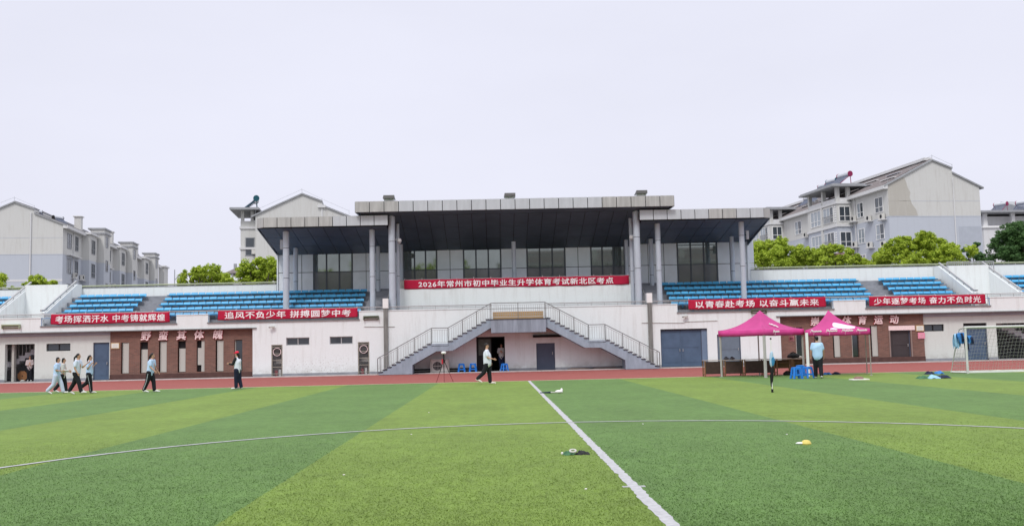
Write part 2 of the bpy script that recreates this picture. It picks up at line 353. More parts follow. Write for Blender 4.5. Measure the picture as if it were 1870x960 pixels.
# ================================================================== GROUND
g = MB(); g.box(-600, 600, -300, 1200, -.5, -.02); g.struct('ground', mat('ground_paving', (.22, .21, .20), .9, .15, .3))
g = MB(); g.add([(-60,-20,0),(60,-20,0),(60,TL,0),(-60,TL,0)], [(0,1,2,3)]); g.struct('turf_pitch', M_TURF)
M_TRACK = mat('red_track', (.29, .080, .070), .85, .10, 1.1, .2, 60, stretch=(.35, 1.6, 1))
g = MB(); g.add([(-60,TL,.0),(60,TL,.0),(60,60.9,0),(-60,60.9,0)], [(0,1,2,3)]); g.struct('running_track', M_TRACK)
M_LINE = mat('worn_line_paint', (.44, .44, .46), .8, .16, 14)
M_LANE = mat('worn_lane_paint', (.34, .14, .125), .8, .2, 3)
g = MB()
for k in range(9): y = TL+2.6+1.22*k; g.box(-60, 60, y-.025, y+.025, -.01, .004)
g.struct('lane_lines', M_LANE)
g = MB(); g.box(-60, 60, TL-.03, TL+.05, -.01, .008); g.struct('turf_edge_strip', mat('edge_strip', (.55, .54, .42), .8, .2, 3))
def wavy_strip(mb, pts, w, z=.004):
    vs = []; n = len(pts)
    for i, (x, y) in enumerate(pts):
        a = pts[max(i-1, 0)]; b = pts[min(i+1, n-1)]; d = Vector((b[0]-a[0], b[1]-a[1], 0)).normalized(); q = Vector((-d.y, d.x, 0))
        j = rng.normal()*.006; vs += [Vector((x, y, z))+q*(w/2+rng.normal()*.005+j), Vector((x, y, z))-q*(w/2+rng.normal()*.005-j)]
    mb.add(vs, [(2*i, 2*i+1, 2*i+3, 2*i+2) for i in range(n-1)])
rb = np.random.default_rng(5); nb_ = 230000
yb = 8.0+13*rb.random(nb_)**1.7; xb = (rb.random(nb_)-.5)*yb*1.16+.1
off = (abs(xb-TX) > .075) & (abs(np.hypot(xb-TX, yb-TC)-9.15) > .065); xb, yb = xb[off], yb[off]; nb_ = len(xb)
an = rb.random(nb_)*6.28; hh = (.006+.010*rb.random(nb_))*np.clip((22-yb)/8, .25, 1); w_ = .0028+.0022*rb.random(nb_); ln_ = rb.normal(size=(nb_, 2))*.012
V = np.stack([np.stack([xb-w_*np.cos(an), yb-w_*np.sin(an), np.zeros(nb_)], 1), np.stack([xb+w_*np.cos(an), yb+w_*np.sin(an), np.zeros(nb_)], 1), np.stack([xb+ln_[:, 0], yb+ln_[:, 1], hh], 1)], 1).reshape(-1, 3)
me = bpy.data.meshes.new('turf_fibres'); me.vertices.add(3*nb_); me.vertices.foreach_set('co', V.astype('f').ravel()); me.loops.add(3*nb_); me.loops.foreach_set('vertex_index', np.arange(3*nb_, dtype='i')); me.polygons.add(nb_); me.polygons.foreach_set('loop_start', np.arange(0, 3*nb_, 3, dtype='i')); me.update(calc_edges=True)
me.materials.append(M_TURF); o = bpy.data.objects.new('turf_fibres', me); COL.objects.link(o); o['kind'] = 'stuff'; o['label'] = 'short plastic grass fibres of the near pitch'; o['category'] = 'grass'
g = MB(); wavy_strip(g, [(TX, y) for y in np.arange(2, TL, .12)], .125); g.box(TX-.125, TX+.125, TC-.04, TC+.04, 0, .0055); g.struct('halfway_line', M_LINE)
g = MB(); wavy_strip(g, [(TX+9.15*math.cos(t), TC+9.15*math.sin(t)) for t in np.linspace(0, 2*math.pi, 420)], .11, .009); g.struct('centre_circle', M_LINE)
g = MB()
g.box(-60, 60, 60.9, 61.15, -.2, .06, 0); g.box(-60, 60, 61.15, 63, -.2, .05, 1)
g.struct('concrete_apron', [M_CONC_L, mat('apron_grey', (.30, .29, .29), .9, .2, 2)])

# ================================================================== GRANDSTAND GROUND FLOOR
YF, YO, YB = 61.9, 62.25, 62.15      # flush wall / outer lower wall / brick plane
XL, XR = -46., 48.
XBL0, XBL1 = at(201, 650, YB)[0], at(463, 650, YB)[0]
XBR0, XBR1 = at(1424, 620, YB)[0], at(1688, 620, YB)[0]
base = thing('grandstand_ground_floor', (1.4, 62, 0), 'long white rendered ground floor of the grandstand with brown brick stretches, doors and slit windows', 'grandstand')
def rect(x0, y0, x1, y1, Y):  # photo rectangle -> X0,X1,Z0,Z1
    a = at(x0, y0, Y); b = at(x1, y1, Y); c = at(x1, y0, Y); d = at(x0, y1, Y)
    return ((a[0]+d[0])/2, (b[0]+c[0])/2, (b[1]+d[1])/2, (a[1]+c[1])/2)
def rz0(x0, y0, x1, Y): r = rect(x0, y0, x1, y0+40, Y); return (r[0], r[1], .05, r[3])
def leaf_door(r, y, matl, label=None, double=False, root=base):
    x0, x1, z0, z1 = r; m = MB(); t = .05
    m.box(x0, x0+t, y-.01, y+.08, z0, z1); m.box(x1-t, x1, y-.01, y+.08, z0, z1); m.box(x0+t, x1-t, y-.01, y+.08, z1-t, z1)
    fr = m.part('door_frame', M_SLATE_DOOR, root); n = 2 if double else 1; w = (x1-x0-2*t)/n
    for k in range(n):
        a = x0+t+k*w; d = MB(); d.box(a+.005, a+w-.005, y+.02, y+.06, z0+.02, z1-t-.005)
        for zz in (.12, .52): d.box(a+.12, a+w-.12, y+.005, y+.02, z0+(z1-z0)*zz, z0+(z1-z0)*(zz+.34))
        o = d.part('door', matl, root, label=label)
        h = MB(); hx = a+w-.1 if k == 0 else a+.1; h.box(hx-.015, hx+.015, y-.05, y+.02, z0+.95, z0+1.12); h.part('handle', M_STEEL, root, parent=o)
def slider_window(r, y, root=base, n=2, light=None):
    x0, x1, z0, z1 = r; t = .05; m = MB()
    m.box(x0, x1, y, y+.07, z0, z0+t); m.box(x0, x1, y, y+.07, z1-t, z1); m.box(x0, x0+t, y, y+.07, z0+t, z1-t); m.box(x1-t, x1, y, y+.07, z0+t, z1-t)
    for k in range(1, n): xm = x0+(x1-x0)*k/n; m.box(xm-.03, xm+.03, y-.01, y+.06, z0+t, z1-t)
    o = m.part('window', M_STEEL if light is None else light, root)
    for k in range(n):
        a = x0+(x1-x0)*k/n; p = MB(); p.box(a+.03, a+(x1-x0)/n-.03, y+.03, y+.04, z0+t, z1-t); p.part('pane', M_GLASS, root, parent=o)
# --- openings
mid_open = []; out_open = []; brk_open = []
dA = rz0(495.5, 629, 516, YF); dB = rz0(653.5, 624, 674.5, YF)
wA = rect(522.5, 616, 565, 630, YF); wB = rect(602, 614, 644, 628, YF)
dC = rz0(870, 614.5, 922, YF); dD = rz0(979.5, 626, 1013.5, YF)
dE = rz0(1206.5, 600, 1292, YF); dF = rz0(1310, 610, 1353, YF)
mid_open = [dA, dB, wA, wB, dC, dD, dE, dF]
oL1 = rz0(-60, 629, -3, YO); oL2 = rz0(9, 628, 63, YO); wL = rect(84.5, 627, 128.5, 640.5, YO); dL = rz0(170, 625, 199.5, YO)
wR = rect(1686, 592, 1724, 604.5, YO); dR = rz0(1760, 589.5, 1803, YO); oR = rz0(1820, 588.5, 1960, YO)
oL2 = (oL2[0], oL2[1], .05, oL2[3]); out_open = [oL1, oL2, wL, dL, wR, dR, oR]
slotL = [rect(x, y, x+14.5, y+57, YB) for x, y in ((221, 625), (255.5, 624), (290, 623), (324.5, 622.3), (359, 621.3), (393.7, 621), (428, 620))]
XM = .5*(XBL0+XBR1)
slotR = [rect(x, y, x+13, y+ 57, YB) for x, y in ((1453.5, 597), (1487.5, 596), (1521, 595.4), (1555.5, 594.7), (1590, 594))]
dG = (at(1627, 640, YB)[0], at(1664, 640, YB)[0], .05, at(1645, 602, YB)[1])
# --- walls
ZPT, ZN, ZD = 3.95, 3.47, 3.1
nt1 = (at(75, 590, YF)[0], at(322, 590, YF)[0]); nt2 = (at(380, 580, YF)[0], at(655.5, 580, YF)[0])
nt3 = (at(1237, 560, YF)[0], at(1522, 560, YF)[0]); nt4 = (at(1581, 560, YF)[0], at(1808, 560, YF)[0])
notch = [(a, b, ZN, 9) for a, b in (nt1, nt2, nt3, nt4)]
XS0 = at(199, 650, YO)[0]
m = MB(); wall_grid(m, XL, XBL1, ZD, ZPT, notch, YF, .3); m.part('parapet', M_WALL, base)
m = MB(); wall_grid(m, XBR0, XR, ZD, ZPT, notch, YF, .3); m.part('parapet', M_WALL, base)
m = MB(); wall_grid(m, XBL1+.002, XBR0-.002, 0.12, ZPT, notch+mid_open, YF, .3); m.part('wall', M_WALL, base)
m = MB(); wall_grid(m, XL, XBL0-.002, 0.12, 2.85, out_open, YO, .3); m.part('wall', M_WALL2, base)
m = MB(); wall_grid(m, XBR1+.002, XR, 0.12, 2.85, out_open, YO, .3); m.part('wall', M_WALL2, base)
m = MB(); wall_grid(m, XBL0, XBL1, 0.05, ZD-.06, slotL, YB, .22); m.part('brick_wall', M_BRICK, base)
m = MB(); wall_grid(m, XBR0, XBR1, 0.05, ZD-.06, slotR+[dG], YB, .22); m.part('brick_wall', M_BRICK, base)
for a, b in ((XL, XBL0-.003), (XBR1+.003, XR)):
    m = MB(); m.box(a, b, YO-.12, YO+.4, 2.85, 3.1); m.part('beam', mat('beam_paint', (.36, .39, .45), .8, .15, 2, stretch=(.5, 1, 2)), base)
for a, b in ((XL, XBL1+.25), (XBR0-.25, XR)):
    m = MB(); m.box(a, b, YF-.09, YF+.3, ZD-.06, ZD-.004); m.part('drip_edge', M_RAILD, base)
for a, b in ((XBL0, XBL1), (XBR0, XBR1)):
    for (k0, k1) in ((a, b),):
        m = MB(); m.box(k0, k1, YB-.05, YB-.002, .05, .36); m.part('plinth', mat('brick_plinth', (.10, .052, .046), .9, .2, 4), base)
m = MB()
for a, b in ((XL, oL1[0]), (oL1[1], oL2[0]), (oL2[1], dL[0]), (XBR1+.02, dR[0]), (dR[1], oR[0])): m.box(a, b, YO-.03, YO-.002, .05, .2)
m.part('skirting', M_CONC, base)
m = MB()
xs = sorted([dA, dB, dC, dD, dE, dF]); p = XBL1+.02
for o in xs: m.box(p, o[0], YF-.03, YF-.002, .05, .2); p = o[1]
m.box(p, XBR0-.02, YF-.03, YF-.002, .05, .2); m.part('skirting', M_CONC, base)
# coping + notch sills
m = MB(); edges = [XL, *nt1, *nt2, *nt3, *nt4, XR]
for i in range(0, 10, 2): m.box(edges[i]-.0, edges[i+1], YF-.03, YF+.33, ZPT+.002, ZPT+.05)
m.part('coping', M_WALL, base)
for a, b in (nt1, nt2, nt3, nt4):
    m = MB(); m.box(a-.05, b+.05, YF-.07, YF+.02, ZN-.05, ZN+.012); m.part('notch_sill', M_RAILD, base)
    n = max(2, int((b-a)/.95)); m = MB(); m.box(a, b, YF+.02, YF+.05, ZPT-.02, ZPT+.01)
    for k in range(n+1): x = a+(b-a)*k/n; m.box(x-.015, x+.015, YF+.02, YF+.05, ZN+.014, ZPT-.02)
    m.part('notch_rail', mat('blue_rail', (.08, .24, .48), .5), base)
# interior: floor, back wall, ceiling, cross walls
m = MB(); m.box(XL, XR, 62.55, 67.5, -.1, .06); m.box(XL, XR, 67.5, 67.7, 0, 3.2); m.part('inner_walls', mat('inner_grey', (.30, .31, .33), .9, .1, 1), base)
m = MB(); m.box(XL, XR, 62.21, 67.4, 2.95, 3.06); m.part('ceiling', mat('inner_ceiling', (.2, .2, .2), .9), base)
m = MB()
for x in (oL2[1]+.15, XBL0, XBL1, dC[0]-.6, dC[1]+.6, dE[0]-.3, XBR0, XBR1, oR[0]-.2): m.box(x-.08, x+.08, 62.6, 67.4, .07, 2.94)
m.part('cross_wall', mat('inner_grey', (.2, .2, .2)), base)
# doors, windows
slider_window(wA, YF+.1); slider_window(wB, YF+.1)
slider_window(wL, YO+.12, light=M_BLACK); slider_window(wR, YO+.12, light=M_BLACK)
def barred_gate(r, items):
    x0, x1, z0, z1 = r; y = YF+.04; m = MB(); t = .06
    m.box(x0, x0+t, y-.03, y+.05, z0, z1); m.box(x1-t, x1, y-.03, y+.05, z0, z1); m.box(x0+t, x1-t, y-.03, y+.05, z1-t, z1)
    for k in range(5): z = z0+.15+(z1-z0-.3)*k/4; m.box(x0+t, x1-t, y-.005, y+.015, z-.02, z+.02)
    o = m.part('gate_frame', mat('gate_metal', (.30, .28, .24), .6, .2, 8), base)
    for k in range(9):
        x = x0+t+(x1-x0-2*t)*(k+.5)/9; b = MB(); b.cyl((x, y+.02, z0), (x, y+.02, z1-t), .008, n=5); b.part('gate_bar', M_STEEL, base, parent=o)
    m = MB(); cx, cz = (x0+x1)/2, z1-.45
    for i in range(16):
        a = 2*math.pi*i/16; b = 2*math.pi*(i+1)/16; m.bar((cx+.24*math.cos(a), y-.01, cz+.24*math.sin(a)), (cx+.24*math.cos(b), y-.01, cz+.24*math.sin(b)), .03, .03)
    m.part('gate_ring', M_LPINK, base, parent=o)
    m = MB(); m.box(x0+.08, x1-.08, y+.5, y+.9, z0, z0+.6, 0); m.box(x0+.1, x0+.28, y+.42, y+.5, z0, z0+.35, 1); m.box(x0+.36, x0+.5, y+.4, y+.5, z0, z0+.4, 2)
    m.box(x0+.06, x1-.06, y+.5, y+.9, z0+.75, z0+.82, 3); m.box(x0+.15, x1-.1, y+.55, y+.8, z0+.82, z0+1.05, 3)
    m.part('stored_goods', [M_BRWN, M_LRED, M_WHITE, M_GREYP], base)
barred_gate(dA, 0); barred_gate(dB, 1)
leaf_door(dL, YO+.08, M_BLUE_DOOR, 'dark blue steel door left of the brick wall')
leaf_door(dD, YF+.06, M_SLATE_DOOR, 'plain slate grey door under the stair platform')
xs1 = at(1283, 640, YF)[0]
leaf_door((dE[0], xs1, dE[2], dE[3]-.05), YF+.14, M_BLUE_DOOR, 'wide dark blue double door right of the stairs', True)
m = MB(); m.box(xs1+.003, dE[1], YF+.12, YF+.2, dE[2], dE[3]); m.part('door_side_panel', mat('blue_side', (.16, .22, .32), .6), base)
m = MB(); m.box(dE[0], dE[1], YF+.02, YF+.2, dE[3]-.05, dE[3]); m.part('lintel', M_BLACK, base)
leaf_door(dF, YF+.1, mat('pale_blue_door', (.15, .19, .24), .6, .1, 2), 'grey blue door behind the left pink canopy')
leaf_door((dR[0], dR[1], dR[2], dR[3]-.35), YO+.1, M_BLUE_DOOR, 'dark blue door behind the goal net')
m = MB(); m.box(dR[0], dR[1], YO+.12, YO+.16, dR[3]-.345, dR[3]); m.part('transom', M_BLACK, base)
leaf_door(dG, YB+.1, mat('brown_door', (.055, .045, .048), .6, .1, 2), 'dark brown door in the right brick wall')
m = MB(); a = at(1622, 595, YB); b = at(1670, 602, YB); m.box(a[0], b[0], YB-.06, YB-.003, a[1]-.28, a[1]); m.part('door_header', M_LPINK, base)
m = MB(); m.box(dG[0]-.09, dG[0]-.005, YB-.04, YB+.1, .05, dG[3]); m.box(dG[1]+.005, dG[1]+.09, YB-.04, YB+.1, .05, dG[3]); m.part('door_surround', mat('tan_trim', (.26, .19, .17), .7), base)
# centre doorway: open dark door with inner glazed leaf
x0, x1, z0, z1 = dC; m = MB(); y = YF+.05
m.box(x0, x0+.06, y-.04, y+.2, z0, z1); m.box(x1-.06, x1, y-.04, y+.2, z0, z1); m.box(x0+.06, x1-.06, y-.04, y+.2, z1-.06, z1); fr = m.part('door_frame', M_BLACK, base)
m = MB(); xa = x0+.07; xb = x0+.95; m.box(xa, xb, y+.10, y+.14, z0+.02, z0+1.0); m.box(xa, xa+.06, y+.10, y+.14, z0+1.0, z1-.07); m.box(xb-.06, xb, y+.10, y+.14, z0+1.0, z1-.07); m.box(xa+.06, xb-.06, y+.10, y+.14, z1-.14, z1-.07)
d = m.part('door', M_BLACK, base, label='half glazed black door leaf beside the open doorway')
m = MB(); m.box(xa+.06, xb-.06, y+.115, y+.125, z0+1.0, z1-.14); m.part('pane', mat('grey_glass', (.10, .11, .10), .2, .3, 4), base, parent=d)
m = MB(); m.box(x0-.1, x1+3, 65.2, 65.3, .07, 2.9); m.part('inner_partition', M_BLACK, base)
# slit windows: perforated grey panel in a deep dark recess
def slit(r, y, kind):
    x0, x1, z0, z1 = r
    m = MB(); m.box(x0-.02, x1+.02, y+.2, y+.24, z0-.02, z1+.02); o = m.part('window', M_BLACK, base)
    w = x1-x0; a = x0+w*.20
    if kind == 'dark': m = MB(); m.box(x0+.08, x1-.03, y+.16, y+.18, z0+.05, z1-.05); m.part('pane', M_GLASS, base, parent=o); m = MB(); m.box(x0+.03, x0+.07, y+.1, y+.19, z0, z1); m.part('window_frame', M_GREYP, base, parent=o); return
    top = z1-.03; 
    if kind == 'half': top = z0+(z1-z0)*.76
    m = MB()
    if kind == 'ell':
        m.box(x0+w*.12, x0+w*.58, y+.06, y+.1, z0+.42, z0+(z1-z0)*.76); m.box(x0+w*.582, x1-.02, y+.06, y+.1, z0+.01, z1-.01)
    else:
        m.box(a, x1-.015, y+.05, y+.09, z0+.03, top)
        m.box(a, a+.03, y+.02, y+.05, z0+.03, top); m.box(x1-.045, x1-.015, y+.02, y+.05, z0+.03, top)
    m.part('perforated_panel', M_GREYP, base, parent=o)
for r, k in zip(slotL, ('full', 'half', 'full', 'half', 'ell', 'full', 'dark')): slit(r, YB, k)
for r, k in zip(slotR, ('dark', 'full', 'full', 'dark', 'full')): slit(r, YB, k)
# handrail on the parapet
m = MB(); zr = 4.2
for (a, b) in ((XL, at(898, 550, YF)[0]), (at(998, 550, YF)[0], XR)):
    m.cyl((a, YF+.12, zr), (b, YF+.12, zr), .032, n=6)
    m2 = MB(); m2.box(a, b, YF+.10, YF+.14, zr-.13, zr-.10); m2.part('lower_rail', M_RAILD, base)
    k = a+.3
    while k < b: m.box(k-.012, k+.012, YF+.11, YF+.13, ZPT+.05, zr-.03); k += .84
m.part('handrail', M_STEEL, base)
# drain posts with white caps
for px, y0 in ((705, 545), (1187.5, 535)):
    x = at(px, y0+70, YF)[0]; m = MB(); m.box(x-.13, x+.13, YF-.14, YF-.003, .06, at(px, y0+15, YF)[1]); m.part('drain_post', mat('weathered_grey', (.20, .20, .19), .8, .25, 3, stretch=(4, 1, .5)), base)
    m = MB(); z = at(px, y0+18, YF)[1]; m.box(x-.17, x+.17, YF-.17, YF+.35, z+.01, at(px, y0, YF)[1]); m.part('post_cap', M_WHITE, base)
# cables / pipes on the wall
for (x0, y0, x1, y1) in ((665, 596, 721, 596), (1172, 589, 1250, 589), (1250, 587, 1310, 585)):
    a = at(x0, y0, YF); b = at(x1, y1, YF); m = MB(); m.cyl((a[0], YF-.03, a[1]), (b[0], YF-.03, b[1]), .018, n=5); m.part('conduit', M_GREYP, base)
# inner stairs seen through the end openings
def inner_stair(xa, za, xb, zb, y, label):
    t = thing('inner_staircase', ((xa+xb)/2, y+.6, 0), label, 'staircase', 'inner stairs under the stand'); n = 9
    for k in range(n):
        f0, f1 = k/n, (k+1)/n; x0_, x1_ = xa+(xb-xa)*f0, xa+(xb-xa)*f1; z = za+(zb-za)*(k+1)/n
        m = MB(); m.box(min(x0_, x1_), max(x0_, x1_), y, y+1.2, z-.34, z); m.part('step', mat('stair_paint', (.42, .43, .46), .8), t)
    m = MB(); m.bar((xa, y+.02, za+.95), (xb, y+.02, zb+.95), .05, .05); m.part('handrail', M_RAILD, t)
    for k in range(14):
        f = (k+.5)/14; x = xa+(xb-xa)*f; z = za+(zb-za)*f; m = MB(); m.box(x-.012, x+.012, y+.01, y+.034, z+.05, z+.92); m.part('baluster', M_STEEL, t)
    return t
inner_stair(-31.2, .95, -27.9, 2.6, 63.1, 'inner stairs rising right inside the far left opening')
inner_stair(35.6, .9, 31.8, 2.6, 63.1, 'inner stairs rising left inside the far right opening')
m = MB(); m.box(oL2[0]+.25, oL2[0]+.4, 62.6, 62.9, .06, 2.9); m.part('pillar', M_GREYP, base)

# ================================================================== SEATING TERRACES
def seat_mesh():
    m = MB(); w = .232
    m.add([(-w,-.20,.03),(w,-.20,.03),(w,.17,.0),(-w,.17,.0),(-w,-.22,.075),(w,-.22,.075),(w,.14,.05),(-w,.14,.05)],
          [(3,2,1,0),(4,5,6,7),(0,1,5,4),(1,2,6,5),(2,3,7,6),(3,0,4,7)])
    m.add([(-w,.14,.05),(w,.14,.05),(w,.17,.0),(-w,.17,.0),(-w*.93,.25,.225),(w*.93,.25,.225),(w*.93,.28,.215),(-w*.93,.28,.215)],
          [(0,1,5,4),(2,3,7,6),(4,5,6,7),(1,2,6,5),(3,0,4,7),(3,2,1,0)])
    m.box(-.03, .03, -.03, .1, -.14, 0.0)
    return m.mesh('seat', M_SEAT)
SEAT = seat_mesh()
STEP = M_CONC
def terrace(name_lab, x0, x1, gaps, sx0, sx1, side_in, side_out, sgn):
    t = thing('seating_terrace', ((x0+x1)/2, 64.5, 0), name_lab, 'seating terrace', 'open seating terraces')
    rows = 5
    for k in range(rows+1):
        y0 = 62.35+.8*k; zt = 3.35+.36*k+.3
        m = MB(); m.box(x0, x1, y0, y0+.8 if k < rows else 67.6, zt-.6, zt); m.part('step', STEP, t)
    for (ga, gb) in gaps:     # half steps in the aisles
        for k in range(rows):
            y0 = 62.35+.8*k; zt = 3.65+.36*k; m = MB(); m.box(ga+.05, gb-.05, y0+.45, y0+.8, zt+.003, zt+.18); m.part('aisle_step', STEP, t)
    for k in range(rows):
        x = sx0; yk = 62.35+.8*k+.38; z = 3.65+.36*k+.30
        while x < sx1-.2:
            if not any(a-.2 < x+.24 < b+.2 for a, b in gaps):
                piece('seat', SEAT, t, (x+.245+random.uniform(-.006, .006), yk, z+random.uniform(-.004, .004)), (random.uniform(-.03, .03), 0, random.uniform(-.02, .02)))
            x += .49
    # sloped side walls with a rail, and the recess between them
    for X in (side_in, side_out):
        poly = [(62.3, 3.3), (67.9, 3.3), (67.9, 6.42), (67.2, 6.42), (62.6, 4.32), (62.3, 4.32)]
        w = .14; m = MB(); m.prismx(poly, X-w, X+w); m.part('side_wall', M_WALL, t)
        m = MB(); m.bar((X, 67.3, 6.62), (X, 62.5, 4.45), .10, .10); m.bar((X, 62.5, 4.45), (X, 62.15, 4.45), .10, .10)
        for f in (.1, .3, .5, .7, .9): m.box(X-.02, X+.02, 67.3-4.8*f-.02, 67.3-4.8*f+.02, 6.3-2.17*f, 6.6-2.17*f)
        m.part('side_rail', M_STEEL, t)
    a, b = sorted((side_in, side_out)); m = MB(); m.box(a+.14, b-.14, 66.2, 66.4, 3.3, 6.35); m.part('recess_wall', M_WALL, t)
    m = MB(); m.box(a+.14, b-.14, 62.4, 66.2, 3.3, 3.6); m.part('recess_floor', M_CONC_L, t)
    # far end block beyond the recess
    xe0, xe1 = (side_out+.14, side_out+9) if sgn > 0 else (side_out-9, side_out-.14)
    for k in range(rows+1):
        y0 = 62.35+.8*k; zt = 3.65+.36*k; m = MB(); m.box(xe0, xe1, y0, y0+.8 if k < rows else 67.6, zt-.6, zt); m.part('step', STEP, t)
        if k < rows:
            for j in range(8):
                x = xe0+.55+.49*j if sgn > 0 else xe1-.55-.49*j
                piece('seat', SEAT, t, (x, 62.35+.8*k+.38, zt+.30))
    return t
AL0, AL1 = at(271, 530, 66)[0], at(308, 530, 66)[0]; AR0, AR1 = at(1567, 505, 66)[0], at(1603, 505, 66)[0]
TLeft = terrace('left terrace of blue plastic seats on grey concrete steps', -28.2, -6.9, [(AL0, AL1)], -27.6, -8.45, -28.35, -31.4, -1)
TRight = terrace('right terrace of blue plastic seats on grey concrete steps', 9.7, 30.4, [(AR0, AR1)], 11.3, 30.1, 30.75, 33.75, 1)
# rear parapet walls
for a, b, n in ((XL, -14.98, 0), (17.85, XR, 1)):
    t = thing('rear_parapet_wall', ((a+b)/2, 68, 0), ['white wall with greenish rail behind the left seats', 'white wall with greenish rail behind the right seats'][n], 'wall')
    zz = [6.17, 6.45][n]
    m = MB(); m.box(a, b, 67.95, 68.15, 3, zz); m.part('wall', M_WALL, t)
    m = MB(); m.cyl((a, 68.05, zz+.15), (b, 68.05, zz+.15), .055, n=8); m.part('top_rail', M_GREENR, t)
    m = MB(); m.box(a, b, 67.93, 68.17, zz+.003, zz+.05); m.part('coping', M_RAILD, t)
    k = a+1
    while k < b: m = MB(); m.box(k-.03, k+.03, 68.02, 68.08, zz+.05, zz+.1); m.part('rail_post', M_GREENR, t); k += 2.4
# landing railing above the right recess
t = thing('landing_railing', (32.2, 67.5, 6.4), 'short steel railing at the top between the two sloped right walls', 'railing')
a, b = at(1729, 480, 67.4), at(1814, 478, 67.4); zt = a[1]+.05; zb = zt-.55
m = MB(); m.cyl((a[0], 67.4, zt), (b[0], 67.4, zt), .035, n=6); m.cyl((a[0], 67.4, zb), (b[0], 67.4, zb), .02, n=5); m.cyl((a[0], 67.4, zt-.1), (b[0], 67.4, zt-.1), .02, n=5); m.part('handrail', M_STEEL, t)
bm_ = MB(); bm_.box(-.012, .012, -.012, .012, -.45, 0); BAL = bm_.mesh('baluster', M_STEEL)
for k in range(25): piece('baluster', BAL, t, (a[0]+(b[0]-a[0])*k/24, 67.4, zt-.1))
for k in range(4): m = MB(); x = a[0]+(b[0]-a[0])*k/3; m.box(x-.025, x+.025, 67.37, 67.43, zb-.3, zt); m.part('rail_post', M_STEEL, t)
t0 = t; a = at(1860, 478, 67.4)
# ================================================================== PAVILION
PX = 1.4; PXL, PXR = PX-16.35, PX+16.35; MXL, MXR = PX-8.0, PX+7.9
pav = thing('pavilion', (1.4, 65, 3.3), 'grey metal clad viewing pavilion with stepped flat roofs over the middle of the stand', 'pavilion')
WY = 68.0; ZW0, ZW1 = 5.0, 8.75
# back facade: grid of panels and glazing, from surveyed joints
def zed(px, py): return at(px, py, WY)[1]
wins = [(573, 643, 3), (737, 797.5, 3), (847, 914.6, 3), (963, 1032, 3), (1080, 1141, 3), (1238, 1310, 3)]
wx = [(at(a, 490, WY)[0], at(b, 490, WY)[0]) for a, b, _ in wins]
m = MB(); m.box(PXL+.05, PXR-.1, WY+.1, WY+.3, ZW0, ZW1); m.part('back_wall', M_DARK, pav)
ZT = 6.95                                              # horizontal joint
joints = [PXL+.05, at(526, 490, WY)[0], at(552, 490, WY)[0]]
cur = []
cols_px = [(508, 528), (528, 551), (551, 573), (643, 668.5), (668.5, 690), (690, 713), (713, 737), (797.5, 822), (822, 847), (914.6, 939), (939, 963), (1032, 1056), (1056, 1080), (1141, 1160), (1160, 1184), (1184, 1213), (1213, 1238), (1310, 1334), (1334, 1356), (1356, 1378)]
for a, b in cols_px:
    X0, X1 = at(a, 490, WY)[0], at(b, 490, WY)[0]
    for z0_, z1_ in ((ZW0, ZT), (ZT, ZW1)):
        m = MB(); m.box(X0+.02, X1-.02, WY-.0, WY+.06, z0_+.02, z1_-.02); m.part('cladding_panel', M_PAN, pav)
for X0, X1 in wx:
    m = MB(); n = 3
    for k in range(n+1): x = X0+(X1-X0)*k/n; m.box(x-.05, x+.05, WY-.02, WY+.06, ZW0, ZW1)
    for z in (5.55, ZT, 8.3): 
        for k in range(n): m.box(X0+(X1-X0)*k/n+.052, X0+(X1-X0)*(k+1)/n-.052, WY-.01, WY+.05, z-.03, z+.03)
    o = m.part('window', mat('window_metal', (.09, .10, .12), .5), pav)
    for k in range(n):
        for z0_, z1_ in ((ZW0, 5.52), (5.58, ZT-.03), (ZT+.03, 8.27), (8.33, ZW1)):
            p = MB(); p.box(X0+(X1-X0)*k/n+.05, X0+(X1-X0)*(k+1)/n-.05, WY+.02, WY+.03, z0_, z1_); p.part('pane', M_GLASSP if z0_ > 6 else mat('low_glass', (.20, .20, .21), .12, .1, 1, metal=.4), pav, parent=o)
# floor slab + white balcony front
m = MB(); m.box(-6.6, 9.3, 64.1, 68, 3.3, 4.9); m.part('floor_slab', M_CONC, pav)
a = at(730, 528, 64); b = at(1156, 528, 64); m = MB(); m.box(a[0], b[0], 63.9, 64.1, 3.5, 5.43); m.part('balcony_wall', M_WALL, pav)
m = MB(); m.cyl((a[0], 64, 6.0), (b[0], 64, 6.0), .03, n=6); m.cyl((a[0], 64, 5.6), (b[0], 64, 5.6), .02, n=6)
for k in range(17): x = a[0]+.1+(b[0]-a[0]-.2)*k/16; m.box(x-.02, x+.02, 63.98, 64.02, 5.4, 6.0)
m.part('balcony_rail', M_STEEL, pav)
for xx in (a[0]+.02, b[0]-.42):
    m = MB(); m.box(xx, xx+.4, 64.02, 64.06, 5.45, 5.98); m.part('balcony_panel', M_GREYP, pav)
# aisle stairs beside the balcony
for xa, xb in ((-8.3, -6.75), (9.55, 11.1)):
    for k in range(12):
        m = MB(); y0 = 62.5+.4*k; m.box(xa, xb, y0, y0+.4, 3.4, 3.78+.17*k); m.part('aisle_step', M_CONC, pav)
    xs_ = xb-.02 if xa < 0 else xa+.02
    m = MB(); m.bar((xs_, 62.6, 4.7), (xs_, 66.8, 6.55), .05, .05); m.bar((xs_, 62.6, 4.7), (xs_, 62.6, 3.8), .05, .05)
    for k in range(6): m.box(xs_-.015, xs_+.015, 63+.7*k, 63.03+.7*k, 4.0+.3*k, 4.85+.31*k)
    m.part('stair_rail', M_RAILD, pav)
